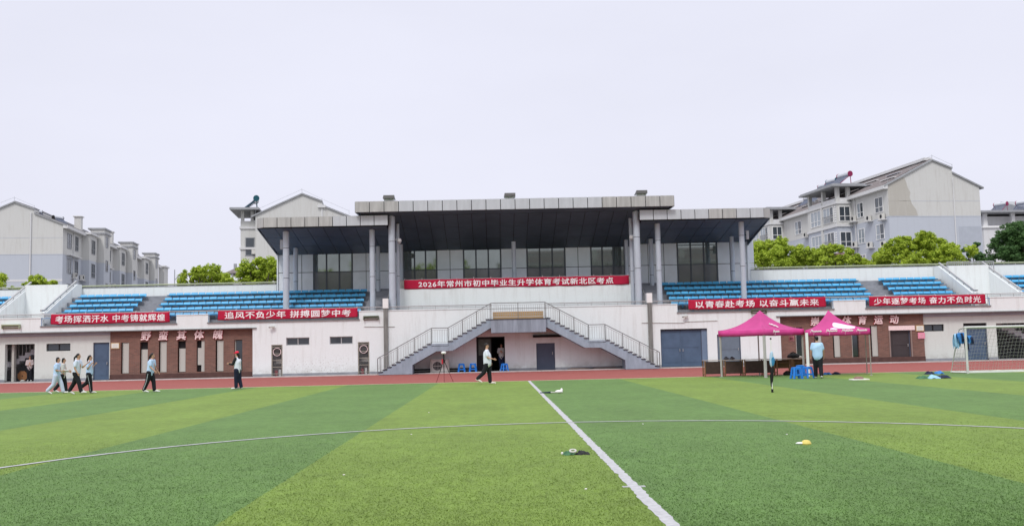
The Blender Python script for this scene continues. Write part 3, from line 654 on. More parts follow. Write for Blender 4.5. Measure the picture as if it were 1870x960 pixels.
# roofs
def fascia(y, x0, x1, z0, z1, n, mats_i, wmat, name='fascia_panel'):
    w = (x1-x0)/n; me = {}
    for k in range(n):
        mt = M_FASC2 if k in mats_i else M_FASC
        if mt.name not in me: b = MB(); b.box(-w/2+.022, w/2-.022, -.05, .03, z0+.01, z1); me[mt.name] = b.mesh(name, mt)
        piece(name, me[mt.name], pav, (x0+w*(k+.5), y, 0))
    m = MB(); m.box(x0, x1, y+.0, y+.2, z0, z1-.02); m.part('fascia_core', M_DARK, pav)
# main roof
MY, MZ0, MZ1 = 61.45, 10.13, 10.81
fascia(MY, MXL-2.02, MXR+2.18, MZ0, MZ1, 22, {0, 1, 2, 17, 18, 19, 20, 21}, 0)
MX0, MX1 = MXL-2.02, MXR+2.18
m = MB(); m.box(MX0+.01, MX1-.01, MY+.2, 68.6, MZ0+.3, MZ1-.03); m.part('roof_deck', M_FASC, pav)
for sx, xa, xb in ((0, MX0-.0, MX0+.06), (1, MX1-.06, MX1)):
    for k in range(7): m = MB(); m.box(xa-.005, xb+.005, MY+.21+.93*k, MY+.21+.93*k+.9, MZ0+.01, MZ1); m.part('fascia_panel', M_FASC, pav)
# soffits: front strip slopes, then panels to the wall head
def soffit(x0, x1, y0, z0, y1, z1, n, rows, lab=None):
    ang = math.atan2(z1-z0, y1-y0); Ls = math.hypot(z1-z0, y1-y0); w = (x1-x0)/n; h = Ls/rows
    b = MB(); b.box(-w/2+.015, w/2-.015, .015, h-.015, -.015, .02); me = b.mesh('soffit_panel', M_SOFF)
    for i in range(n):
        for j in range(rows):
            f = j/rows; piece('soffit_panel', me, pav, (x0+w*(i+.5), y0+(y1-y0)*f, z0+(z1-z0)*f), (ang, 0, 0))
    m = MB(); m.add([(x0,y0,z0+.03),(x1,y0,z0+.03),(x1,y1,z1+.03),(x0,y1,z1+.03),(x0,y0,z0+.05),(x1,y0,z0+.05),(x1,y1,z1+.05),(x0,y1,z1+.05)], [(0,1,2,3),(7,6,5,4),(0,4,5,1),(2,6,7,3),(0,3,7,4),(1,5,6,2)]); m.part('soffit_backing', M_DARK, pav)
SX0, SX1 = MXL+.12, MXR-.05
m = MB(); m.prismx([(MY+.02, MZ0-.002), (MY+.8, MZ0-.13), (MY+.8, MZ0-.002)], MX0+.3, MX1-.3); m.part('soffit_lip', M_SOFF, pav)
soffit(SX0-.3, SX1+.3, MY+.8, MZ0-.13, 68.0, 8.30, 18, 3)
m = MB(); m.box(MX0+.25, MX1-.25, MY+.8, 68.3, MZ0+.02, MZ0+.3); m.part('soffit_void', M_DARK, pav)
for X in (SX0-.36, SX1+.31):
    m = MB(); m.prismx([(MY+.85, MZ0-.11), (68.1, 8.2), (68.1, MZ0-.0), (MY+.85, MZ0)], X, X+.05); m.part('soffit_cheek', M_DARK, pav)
# wing roofs
WYF, WZ0, WZ1 = 61.85, 9.34, 9.97
for s, xa, xb, st in ((-1, PXL+.02, MXL+.0, {0, 1, 2, 3, 4}), (1, MXR+.0, PXR-.02, {5, 6})):
    n = 9; fascia(WYF, xa+(.5 if s < 0 else 0), xb-(.5 if s > 0 else 0), WZ0, WZ1, n, st, 0)
    xe = xa if s < 0 else xb; xi = xe-s*.5
    m = MB(); m.prism([(0, 0)]*0 or [(min(xe, xi), WZ0+.01), (max(xe, xi), WZ0+.01), (max(xe, xi), WZ1), (min(xe, xi), WZ1)], WYF+.02, WYF+.06)
    m = MB(); m.add([(xi, WYF-.05, WZ0+.01), (xe, WYF+.35, WZ0+.01), (xe, WYF+.45, WZ0+.01), (xi, WYF+.1, WZ0+.01), (xi, WYF-.05, WZ1), (xe, WYF+.35, WZ1), (xe, WYF+.45, WZ1), (xi, WYF+.1, WZ1)], [(0,1,5,4),(1,2,6,5),(2,3,7,6),(3,0,4,7),(4,5,6,7),(3,2,1,0)])
    m.part('corner_fascia', M_FASC2, pav)
    for k in range(7): m = MB(); m.box(xe-.03, xe+.03, WYF+.47+.9*k, WYF+.47+.9*k+.87, WZ0+.01, WZ1); m.part('fascia_panel', M_FASC, pav)
    m = MB(); m.box(min(xa, xb)+.04, max(xa, xb)-.04, WYF+.5, 68.5, WZ0+.3, WZ1-.03); m.part('roof_deck', M_FASC, pav)
    xin, xout = (xb, xa) if s < 0 else (xa, xb)
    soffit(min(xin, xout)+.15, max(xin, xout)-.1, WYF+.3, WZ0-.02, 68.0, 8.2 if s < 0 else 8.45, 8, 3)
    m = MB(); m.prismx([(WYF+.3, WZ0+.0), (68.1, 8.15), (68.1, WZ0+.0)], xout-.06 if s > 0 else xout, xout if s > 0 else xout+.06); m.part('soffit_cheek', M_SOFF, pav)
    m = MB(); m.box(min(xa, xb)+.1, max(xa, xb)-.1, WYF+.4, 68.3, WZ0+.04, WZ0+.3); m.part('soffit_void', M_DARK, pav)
# side return walls of the pavilion
for X in (PXL+.05, PXR-.1): m = MB(); m.box(X-.02, X+.06, WY-.1, WY+4, ZW0-.5, 8.5); m.part('side_wall', M_PAN, pav)
# round columns with ring joints
def column(px, ptop, pbot, Y, dpx, rings):
    xt, zt = at(px, ptop, Y); r = dpx/2*Y/1800; zb = at(px, pbot, Y)[1] if pbot else 3.6
    x = at(px, (ptop+(pbot or 540))/2, Y)[0]; zs = [3.5]+[at(px, v, Y)[1] for v in rings]+[zt+.35]
    o = None
    for k in range(len(zs)-1):
        m = MB(); m.cyl((x, Y, zs[k]+.015), (x, Y, zs[k+1]-.015), r, n=20)
        if o is None: o = m.part('column', M_COLM, pav, smooth=False)
        else: m.part('column_section', M_COLM, pav, parent=o)
        m = MB(); m.cyl((x, Y, zs[k+1]-.016), (x, Y, zs[k+1]+.016), r*.93, n=16); m.part('ring_joint', M_DARK, pav, parent=o)
for (px, pt, Y, d, rg) in ((522.5, 422, 62.9, 11.5, (508, 453)), (680, 420, 62.9, 10, (505, 450)), (716, 394, 62.47, 12.5, (499, 441)), (727, 418, 63.4, 6, (504,)),
                          (540, 458, 66.5, 8.5, (514,)), (690.5, 455, 66.5, 8, (511,)), (733, 455, 66.2, 7, ()), (939, 450, 66, 8, ()),
                          (1163.5, 384, 62.47, 12.5, (490, 433)), (1153.5, 408, 63.4, 7, (495,)), (1202.5, 409, 62.9, 10, (494, 439)), (1356, 408, 62.9, 10, (486, 430)),
                          (1145, 447, 66.2, 7, ()), (1190, 445, 66.5, 8, (502,)), (1338, 437, 66.5, 8, (495,))):
    column(px, pt, None, Y, d, rg)
# rooftop boxes
for i, (px, y0, y1) in enumerate(((711, 358.5, 367), (930.5, 354.5, 363.5), (1169.5, 349.5, 357))):
    x, z1_ = at(px, y0, 62.0); z0_ = 10.75; w = .36
    t = thing('roof_outlet', (x, 62.0, 10.8), ['box shaped outlet with a dark lid on the left end of the main roof', 'box shaped outlet with a dark lid on the middle of the main roof', 'box shaped outlet with a dark lid on the right end of the main roof'][i], 'roof outlet', 'outlets on the main roof')
    m = MB(); m.box(x-w+.05, x+w-.05, 61.7, 62.3, z0_+.06, z1_-.16); m.part('box', M_WHITE, t)
    m = MB(); m.add([(x-w,61.45,z1_-.2),(x+w,61.45,z1_-.2),(x+w,62.4,z1_-.2),(x-w,62.4,z1_-.2),(x-w+.04,61.5,z1_),(x+w-.0,61.5,z1_),(x+w-.06,62.4,z1_),(x-w+.1,62.4,z1_)], [(0,1,5,4),(1,2,6,5),(2,3,7,6),(3,0,4,7),(4,5,6,7),(3,2,1,0)]); m.part('lid', mat('lid_metal', (.10, .10, .10), .5), t)
# ================================================================== DOUBLE STAIRCASE
SY0, SY1 = 60.3, 61.86
st = thing('double_staircase', (1.43, 61, 0), 'blue grey concrete double staircase with steel railings meeting at a central platform', 'staircase')
CX = 1.43; ZM, ZTOP = 1.83, 3.24
xq = [CX-(at(1221, 660, SY0)[0]-CX)]  # unused guard
XB, XM0, XM1, XT = 8.62, 5.33, 4.33, 1.70      # half distances: base, mid landing outer/inner, platform edge
XB, XM0, XM1, XT = 8.55, CX-at(788, 628, SY0)[0], CX-at(818.5, 627, SY0)[0], CX-at(896.5, 583, SY0)[0]
ZM = at(803, 628, SY0)[1]; ZTOP = at(897, 583, SY0)[1]
for s in (-1, 1):
    n = 12
    for k in range(n):
        xa = XB-(XB-XM0)*k/n; xb = XB-(XB-XM0)*(k+1)/n; z = ZM*(k+1)/n; x0_, x1_ = sorted((CX+s*xa, CX+s*xb))
        m = MB(); m.box(x0_, x1_, SY0+.03, SY1, max(.02, z-.3), z); m.part('step', M_STAIR, st)
        m = MB(); e_ = .03; m.box(x0_-(e_ if s < 0 else 0), x1_+(e_ if s > 0 else 0), SY0-.02, SY1, z+.002, z+.035); m.part('tread', M_STEPD, st)
    n2 = 9
    for k in range(n2):
        xa = XM1-(XM1-XT)*k/n2; xb = XM1-(XM1-XT)*(k+1)/n2; z = ZM+(ZTOP-ZM)*(k+1)/n2; x0_, x1_ = sorted((CX+s*xa, CX+s*xb))
        m = MB(); m.box(x0_, x1_, SY0+.03, SY1, z-.3, z-.004); m.part('step', M_STAIR, st)
        m = MB(); m.box(x0_-(e_ if s < 0 else 0), x1_+(e_ if s > 0 else 0), SY0-.02, SY1, z, z+.032); m.part('tread', M_STEPD, st)
    # stringer slabs (waist) with the outline of the photo
    P = [(XB, 0.02), (XM0, ZM-.02), (XM1, ZM-.02), (XT, ZTOP-.02), (XT, at(897, 598, SY0)[1]), (CX-at(826, 640, SY0)[0], at(826, 640, SY0)[1]), (CX-at(797, 642, SY0)[0], at(797, 641, SY0)[1]), (CX-at(753, 665, SY0)[0], at(753, 666, SY0)[1]), (CX-at(753, 680, SY0)[0], 0.02)]
    for y0_, y1_ in ((SY0, SY0+.028), (SY0+.032, SY1-.01)):
        m = MB(); m.prism([(CX+s*a, b-.10 if 0 < i < 4 else b) for i, (a, b) in enumerate(P)], y0_, y1_); m.part('stringer', M_STAIR, st)
    m = MB(); x0_, x1_ = sorted((CX+s*XM0, CX+s*XM1)); m.box(x0_, x1_, SY0-.02, SY1, ZM-.09, ZM+.035); m.part('mid_landing', M_STAIR, st)
pl0, pl1 = -XT+CX, CX+XT+.02
m = MB(); zpb = at(945, 606.5, SY0-.25)[1]; m.box(pl0, pl1, SY0-.25, SY1, zpb, ZTOP-.03); m.part('platform', mat('platform_paint', (.26, .30, .36), .8, .25, 1.6, stretch=(3, 1, .3)), st)
m = MB(); m.box(pl0-.03, pl1+.03, SY0-.28, SY1, ZTOP-.028, ZTOP+.02); m.part('platform_edge', M_STEPD, st)
m = MB(); a = at(900, 572, SY0+.3)[0]; b = at(992, 572, SY0+.3)[0]
for k in range(3):
    mm = MB(); mm.box(a, b, SY0+.25, SY0+.28, ZTOP+.03+.145*k, ZTOP+.165+.145*k); mm.part('timber_board', M_WOODL, st)
# railings
RY = SY0+.06; H = .98
def rail_run(x0, z0, x1, z1, posts, bal, y=RY):
    m = MB(); m.cyl((x0, y, z0+H), (x1, y, z1+H), .026, n=6); m.part('handrail', M_RAILD, st)
    m = MB(); m.bar((x0, y, z0+.12), (x1, y, z1+.12), .025, .025); m.bar((x0, y, z0+H-.12), (x1, y, z1+H-.12), .02, .02); m.part('rail_bar', M_STEEL, st)
    for k in range(posts+1): f = k/posts; piece('rail_post', POST, st, (x0+(x1-x0)*f, y, z0+(z1-z0)*f+H))
    for k in range(bal): f = (k+.5)/bal; piece('baluster', BALU, st, (x0+(x1-x0)*f, y, z0+(z1-z0)*f+H-.12))
b_ = MB(); b_.box(-.022, .022, -.022, .022, -H+.03, 0); POST = b_.mesh('rail_post', M_RAILD)
b_ = MB(); b_.box(-.009, .009, -.009, .009, -H+.24, 0); BALU = b_.mesh('baluster', M_STEEL)
for s in (-1, 1):
    rail_run(CX+s*(XB-.1), .12, CX+s*XM0, ZM, 3, 21); rail_run(CX+s*XM0, ZM, CX+s*XM1, ZM, 1, 7); rail_run(CX+s*XM1, ZM, CX+s*XT, ZTOP, 3, 19)
    m = MB(); x = CX+s*(XB+.05); m.cyl((x, RY, .05), (x, RY, 1.0), .03, n=6); m.cyl((x, RY, 1.0), (CX+s*(XB-.1), RY, .12+H), .03, n=6); m.part('newel_post', M_RAILD, st)
rail_run(CX-XT, ZTOP, CX+XT, ZTOP, 2, 25, SY0-.2)
for s in (-1, 1): m = MB(); m.cyl((CX+s*XT, SY0-.2, ZTOP+H), (CX+s*XT, RY, ZTOP+H), .026, n=6); m.part('handrail', M_RAILD, st)

# ================================================================== APARTMENT BLOCKS
def apt_window(m_parts, root, face, a0, a1, z0, z1, off, n=2, bars=False, glassm=None, frame=None):
    """window on a facade; face 'x' = plane x=off facing sign, 'y' = plane y=off facing -y. local coordinates"""
    sgn = face[0]; ax = face[1]
    def bx(mb, u0, u1, d0, d1, w0, w1):
        if ax == 'x': mb.box(*sorted((off+sgn*d0, off+sgn*d1)), u0, u1, w0, w1)
        else: mb.box(u0, u1, *sorted((off+sgn*d0, off+sgn*d1)), w0, w1)
    t = .07; f = MB()
    bx(f, a0-t, a1+t, -.05, .06, z0-t, z0); bx(f, a0-t, a1+t, -.05, .06, z1, z1+t); bx(f, a0-t, a0, -.05, .06, z0, z1); bx(f, a1, a1+t, -.05, .06, z0, z1)
    for k in range(1, n): u = a0+(a1-a0)*k/n; bx(f, u-.035, u+.035, -.04, .05, z0, z1)
    bx(f, a0, a1, -.035, .045, z0+(z1-z0)*.33-.03, z0+(z1-z0)*.33+.03)
    o = f.part('window', frame or M_WHITE, root, world=False)
    for k in range(n):
        g = MB(); bx(g, a0+(a1-a0)*k/n+.03, a0+(a1-a0)*(k+1)/n-.03, .004, .014, z0, z1); g.part('pane', glassm or (M_GLASSL if random.random() < .45 else M_GLASS2), root, world=False, parent=o)
    if bars:
        b = MB(); k = a0
        while k <= a1: bx(b, k-.01, k+.01, .10, .12, z0-.1, z0+.75); k += .14
        bx(b, a0-.1, a1+.1, .09, .13, z0+.75, z0+.8); b.part('window_bars', M_STEEL, root, world=False, parent=o)
def ac_unit(root, sgn, ax, off, u, z):
    def bx(mb, u0, u1, d0, d1, w0, w1, mi=0):
        if ax == 'x': mb.box(*sorted((off+sgn*d0, off+sgn*d1)), u0, u1, w0, w1, mi)
        else: mb.box(u0, u1, *sorted((off+sgn*d0, off+sgn*d1)), w0, w1, mi)
    s = MB(); bx(s, u-.6, u+.6, .0, .55, z-.08, z); s.part('ledge', M_APT_W, root, world=False)
    m = MB(); bx(m, u-.4, u+.4, .12, .44, z+.03, z+.62); o = m.part('air_conditioner', M_AC, root, world=False)
    c = (off+sgn*.445, u-.12, z+.32) if ax == 'x' else (u-.12, off+sgn*.445, z+.32); d = Vector((sgn*.02, 0, 0)) if ax == 'x' else Vector((0, sgn*.02, 0))
    f = MB(); f.cyl(Vector(c)-d*.5, Vector(c)+d, .21, n=14); f.part('fan_grille', M_DARK, root, world=False, parent=o)
def solar_heater(loc, rz, label, s=1.0, legc=None):
    t = thing('solar_water_heater', loc, label, 'solar heater', 'solar water heaters on the roofs', rz)
    m = MB(); m.cyl((-.9*s, .5*s, 1.1*s), (.9*s, .5*s, 1.1*s), .27*s, n=12); m.part('tank', M_TANK, t, world=False)
    for x in (-.92, .92): m = MB(); m.cyl((x*s-.04*s, .5*s, 1.1*s), (x*s+.04*s, .5*s, 1.1*s), .29*s, n=12); m.part('tank_cap', legc or M_MAROON, t, world=False)
    m = MB()
    for k in range(12): x = (-.8+1.6*k/11)*s; m.cyl((x, -.7*s, .12*s), (x, .4*s, 1.0*s), .035*s, n=5)
    m.part('glass_tubes', mat('solar_tubes', (.12, .14, .20), .2), t, world=False)
    for x in (-.85, .85):
        m = MB(); m.bar((x*s, -.75*s, .05*s), (x*s, .5*s, .95*s), .05*s, .05*s); m.bar((x*s, .6*s, 0), (x*s, .55*s, .9*s), .05*s, .05*s); m.bar((x*s, -.6*s, .08*s), (x*s, .6*s, .08*s), .04*s, .04*s); m.part('stand', legc or M_MAROON, t, world=False)
    return t
def gable_block(t, w, length, eave, ridge, rx, step, sgn, zband, tiles=True):
    """box with gables: local x from 0 to sgn*w, y 0..length; rx ridge position, step position of the roof drop"""
    z = lambda x: eave+(ridge-eave)*x/rx if x <= rx else ridge-(ridge-eave)*(x-rx)/(w-rx)
    if sgn > 0: pts = [(0, eave), (rx, ridge), (step, z(step)+.25), (step, z(step)-.25), (w, eave-.2)]
    else: pts = [(0, eave-.2), (step, z2(step, w, rx, eave, ridge)-.25), (step, z2(step, w, rx, eave, ridge)+.25), (w-rx, ridge), (w, eave)]
    zs = zband
    up = [(0, zs)]+pts+[(w, zs)]
    m = MB(); m.prism([(sgn*x, zz) for x, zz in up], 0, length); m.part('upper_wall', M_APT_UP, t, world=False)
    m = MB(); m.box(*sorted((0, sgn*w)), 0.0, length, 0, zs-.003); m.part('lower_wall', M_APT_LO, t, world=False)
    m = MB(); m.box(*sorted((-sgn*.012, sgn*(w+.012))), -.02, length+.02, zs-.07, zs-.003); m.box(*sorted((0, sgn*w)), -.012, 0, eave-1.75, eave-1.71); m.part('band_line', M_APT_LO, t, world=False)
    # roof slabs over each slope
    for i in range(len(pts)-1):
        (xa, za), (xb, zb) = pts[i], pts[i+1]
        if abs(xa-xb) < .01: continue
        ea = .45 if i == 0 else 0; eb = .45 if i == len(pts)-2 else 0
        sl = (zb-za)/(xb-xa); xa2, za2 = xa-ea, za-ea*sl; xb2, zb2 = xb+eb, zb+eb*sl
        m = MB(); m.add([(sgn*x_, y_, z_) for y_ in (-.18, length+.18) for x_, z_ in ((xa2, za2+.003), (xb2, zb2+.003), (xb2, zb2+.17), (xa2, za2+.17))], [(0,1,2,3),(7,6,5,4),(0,4,5,1),(1,5,6,2),(2,6,7,3),(3,7,4,0)])
        o = m.part('roof', M_GREYCAP, t, world=False)
        # tile courses
        n = 7
        for k in range(n):
            f0, f1 = k/n, (k+1)/n-.02; c = MB()
            q = [(xa2+(xb2-xa2)*f, za2+(zb2-za2)*f) for f in (f0, f1)]
            c.add([(sgn*x_, y_, z_) for y_ in (.25, length-.25) for x_, z_ in ((q[0][0], q[0][1]+.18), (q[1][0], q[1][1]+.18), (q[1][0], q[1][1]+.24), (q[0][0], q[0][1]+.24))], [(0,1,2,3),(7,6,5,4),(0,4,5,1),(1,5,6,2),(2,6,7,3),(3,7,4,0)])
            c.part('tile_course', M_ROOF, t, world=False, parent=o)
    # gutter box at the eaves facing the facade
    m = MB(); m.box(*sorted((-sgn*.55, -sgn*.02)), -.15, length+.1, eave-.42 if sgn > 0 else eave-.62, eave-.05 if sgn > 0 else eave-.25); m.part('gutter', M_APT_W, t, world=False)
def z2(s_, w, rx, eave, ridge):   # mirrored profile: facade side is the stepped side
    return eave-.2+(ridge-eave+.2)*s_/(w-rx)
def apt_right(loc, rz, label, length=48, bays=(8, 27)):
    t = thing('apartment_building', loc, label, 'apartment block', 'apartment blocks behind the stand', rz)
    E_, RG, ZB = 17.9, 20.55, 14.55; w = 10.7
    gable_block(t, w, length, E_, RG, 5.3, 7.6, 1, ZB)
    # weathered render patch on the gable, its own outline
    m = MB(); P = [(.05, ZB+.02), (3.35, ZB+.02), (3.2, 15.2), (2.7, 15.9), (2.5, 16.6), (2.62, 17.1), (2.35, 17.6), (2.2, 18.2), (2.0, 18.78), (1.2, 18.45), (.05, 17.85)]
    m.prism(P, -.012, -.002); m.part('weathered_patch', wall_mat('weathered_render', (.46, .44, .40), .5, stain=(.55, .53, .50)), t, world=False)
    m = MB(); m.box(8.0, w-.05, -.014, -.003, 10.6, 13.4); m.part('repainted_patch', mat('repaint_grey', (.42, .45, .51), .85, .08, 1), t, world=False)
    for k in range(9):
        for j, f in enumerate((.30, .62)):
            x_ = 5.3*f; z_ = E_+(RG-E_)*f+.27; y_ = 1.0+5.1*k+1.7*j
            if y_ < length-3: m = MB(); m.bar((x_, y_, z_), (x_, y_+2.9, z_), .5, .07); m.part('roof_skylight', M_TANK if (k+j) % 2 else M_WHITE, t, world=False)
    m = MB(); m.bar((5.25, .6, RG+.32), (5.25, length-.6, RG+.32), .9, .3); m.part('ridge_cap', M_APT_W, t, world=False)
    m = MB(); m.cyl((7.6, -.06, 3), (7.6, -.06, 18.6), .06, n=6); m.part('downpipe', M_APT_W, t, world=False)
    # facade windows at x = 0 facing -x
    for z in (16.1-.85, 13.15-.85, 10.2-.85, 7.25-.85):
        for (u0, u1) in ((1.1, 2.7), (5.4, 6.7), (17.3, 18.5), (21.5, 23.3)):
            if u1 < length: apt_window(None, t, (-1, 'x'), u0, u1, z, z+1.55, 0.0, 2)
        for u in (3.9, 19.9): ac_unit(t, -1, 'x', 0, u, z-.75)
        ac_unit(t, -1, 'x', 0, 7.3, z-.35); ac_unit(t, -1, 'x', 0, 1.0, z-.95)
    m = MB(); m.cyl((-.08, 7.2, 2), (-.08, 7.2, E_), .06, n=5); m.part('downpipe', M_APT_W, t, world=False); m = MB(); m.cyl((-.08, 16.6, 2), (-.08, 16.6, E_), .06, n=5); m.part('downpipe', M_APT_W, t, world=False)
    for bi, b0 in enumerate(bays):
        b1 = b0+7.6; pr = -1.85
        m = MB(); m.box(pr, -.003, b0, b1, ZB+.003, 17.15); m.part('bay_wall', M_APT_UP, t, world=False)
        m = MB(); m.box(pr, -.003, b0, b1, 4, ZB-.003); m.part('bay_wall', M_APT_LO, t, world=False)
        m = MB(); m.box(pr-.02, -.003, b0-.02, b1*.62+b0*.38, 10.3, 11.5); m.part('pink_band', mat('pink_wall', (.62, .36, .38), .85, .1, 2), t, world=False)
        for z in (11.5, 14.5, 17.15):
            m = MB(); m.box(pr-.14, -.003, b0-.14, b1+.14, z-.1, z+.14); m.part('cornice', M_APT_W, t, world=False)
        # roof terrace with posts and slab
        for (px_, py_) in ((pr+.25, b0+.25), (pr+.25, b0+3.7), (pr+.25, b1-.25), (-.3, b0+.25)):
            m = MB(); m.box(px_-.2, px_+.2, py_-.2, py_+.2, 17.3, 19.0); m.part('terrace_post', M_APT_UP, t, world=False)
        m = MB(); m.box(pr+.02, pr+.14, b0+.46, b0+3.49, 17.29, 17.75); m.box(pr+.02, pr+.14, b0+3.91, b1-.46, 17.29, 17.75); m.box(pr+.46, -.52, b0+.05, b0+.15, 17.29, 17.75); m.part('terrace_parapet', M_APT_W, t, world=False)
        m = MB(); m.box(pr-.75, 1.6, b0-.7, b1+.7, 19.0, 19.22); m.box(pr-.6, 1.4, b0-.55, b1+.55, 19.22, 19.34); m.part('terrace_roof', M_GREYCAP, t, world=False)
        for z in (15.1, 12.15, 9.2):
            apt_window(None, t, (-1, 'x'), b0+.9, b0+3.4, z, z+1.7, pr, 3, bars=z < 15.5)
            apt_window(None, t, (-1, 'x'), b0+4.1, b0+6.7, z, z+1.7, pr, 3, glassm=M_GLASSL)
            apt_window(None, t, (-1, 'y'), pr+.3, -.3, z, z+1.6, b0, 2, glassm=M_GLASS2)
        m = MB()
        for z in (15.0, 12.0): 
            for k in range(7): m.box(pr-.05, pr-.003, b0+.25, b0+.55, z+.28*k, z+.28*k+.16)
        m.part('quoin', M_WHITE, t, world=False)
        m = MB(); m.box(pr-.12, pr-.003, b0+3.55, b0+3.95, 5, 17.3); m.part('pilaster', M_APT_UP, t, world=False)
    return t
ANG = -math.atan2(.125, .992)*-1
AR = apt_right((42.4, 104, 0), -R(-7.2)*1, 'pale apartment block at right with patched gable and roof terrace bays')
def apt_left(loc, rz, label):
    t = thing('apartment_building', loc, label, 'apartment block', 'apartment blocks behind the stand', rz)
    Lg = 57; E_, RG, ZB = 17.2, 19.6, 13.55; w = 10.7; sgn = -1
    gable_block(t, w, Lg, E_, RG, 5.3, 3.2, -1, ZB)
    m = MB(); m.box(-w, 0, -.02, -.002, 10.35, 10.6); m.part('band_line', M_APT_W, t, world=False)
    m = MB(); m.cyl((-3.55, -.08, 2), (-3.55, -.08, 18.4), .09, n=6); m.part('downpipe', M_APT_W, t, world=False)
    for k in range(4):
        y0 = 1+16.5*k
        # projecting flat topped stair tower
        ty = y0+11.2
        if ty+4.5 < Lg:
            m = MB(); m.box(.003, 1.7, ty, ty+3.2, ZB+.003, 17.9); m.part('tower_wall', M_APT_UP, t, world=False)
            m = MB(); m.box(.003, 1.7, ty, ty+3.2, 4, ZB-.003); m.part('tower_wall', M_APT_LO, t, world=False)
            for z in (17.3, 17.9): m = MB(); m.box(-.3, 1.85, ty-.15, ty+3.35, z, z+.2); m.part('tower_cornice', M_GREYCAP, t, world=False)
            for z in (16.5, 13.4, 10.4): apt_window(None, t, (1, 'x'), ty+.9, ty+1.9, z-.8, z+.5, 1.7, 1, glassm=M_GLASS2, frame=M_GREYCAP)
        # shallow bay
        m = MB(); m.box(.003, .9, y0+7.2, y0+10.8, ZB+.003, 16.8); m.part('bay_wall', M_APT_UP, t, world=False)
        m = MB(); m.box(.003, .9, y0+7.2, y0+10.8, 4, ZB-.003); m.part('bay_wall', M_APT_LO, t, world=False)
        m = MB(); m.box(-.2, 1.15, y0+6.9, y0+11.0, 16.8, 17.05); m.part('bay_cornice', M_APT_W, t, world=False)
        for z in (15.6, 12.6, 9.6):
            for (u0, u1, off) in ((y0+.8, y0+2.4, 0), (y0+4.1, y0+5.4, 0), (y0+8.2, y0+9.8, .9)):
                if u1 < Lg: apt_window(None, t, (1, 'x'), u0, u1, z-1.1, z+.55, off, 2, glassm=M_GLASS2, frame=M_GREYCAP)
        for yy_ in (y0+3.2, y0+6.5, y0+15.9):
            if yy_ < Lg-2: ac_unit(t, 1, 'x', 0, yy_, 11.0)
        m = MB(); m.box(.0, .5, y0+.5, y0+5.6, 13.55, 13.66); m.part('window_hood', M_APT_W, t, world=False)
        m = MB(); m.box(.05, .13, y0+3.2, y0+3.3, 4, 16.7); m.part('downpipe', M_APT_W, t, world=False)
        m = MB(); m.box(-1.3, -.5, y0+8.5, y0+9.4, 17.4, 19.2); m.box(-1.45, -.35, y0+8.35, y0+9.55, 19.2, 19.3); m.part('chimney', M_APT_UP, t, world=False)
        if k in (1, 3): ac_unit(t, 1, 'x', 0, y0+3.2, 13.9)
    return t
AL = apt_left((-50.5, 116, 0), R(8.1), 'long pale grey apartment block at far left, its wall of stair towers receding')
# middle block behind the left wing roof
def apt_mid():
    x, _ = at(638, 450, 115); loc = (x, 115, 0)
    t = thing('apartment_building', loc, 'cream gable apartment block rising behind the left wing roof', 'apartment block', 'apartment blocks behind the stand', R(7))
    E_, RG = 17.3, 19.75; w = 10.7
    gable_block(t, w, 30, E_, RG, 5.3, 3.1, -1, 3.5)
    m = MB(); m.box(-3.2, -3.05, -.1, -.003, 10, 18); m.part('downpipe', M_APT_W, t, world=False)
    m = MB(); m.box(-3.6, -2.7, -.25, .1, 18.2, 18.5); m.part('gutter_head', M_APT_W, t, world=False)
    m = MB(); m.box(-10.7, 0, -.012, -.002, 12.2, 12.26); m.part('band_line', M_APT_LO, t, world=False)
    # balcony bay on the far left edge
    m = MB(); m.box(-12.5, -10.71, 1.0, 7.0, 4, 16.8); m.part('bay_wall', M_APT_UP, t, world=False)
    for z in (16.0, 13.6, 10.6): m = MB(); m.box(-12.62, -10.71, .85, 7.2, z-.12, z+.12); m.part('cornice', M_APT_W, t, world=False)
    m = MB(); m.box(-13.6, -10.3, -.2, 7.6, 18.0, 18.25); m.part('terrace_roof', M_GREYCAP, t, world=False)
    for xx in (-12.3, -11.2): m = MB(); m.box(xx-.18, xx+.18, 1.1, 1.5, 16.8, 18.0); m.part('terrace_post', M_APT_UP, t, world=False)
    for z in (13.9, 10.9, 8.2): apt_window(None, t, (-1, 'y'), -11.9, -10.95, z-1.1, z+.9, 1.0, 1, glassm=M_GLASS2, frame=M_GREYCAP)
    m = MB(); m.box(-11.2, -10.75, .5, .95, 12.9, 13.4); m.part('air_conditioner', M_AC, t, world=False)
    return t, loc
AM, mloc = apt_mid()
c7, s7 = math.cos(R(7)), math.sin(R(7))
def loc7(L_, x, y, z, a=R(7)): return (L_[0]+x*math.cos(a)-y*math.sin(a), L_[1]+x*math.sin(a)+y*math.cos(a), z)
solar_heater(loc7(mloc, -11.6, 3, 18.25), R(-75), 'dark teal solar heater on the corner roof of the cream gable block', 1.25, M_TEAL)
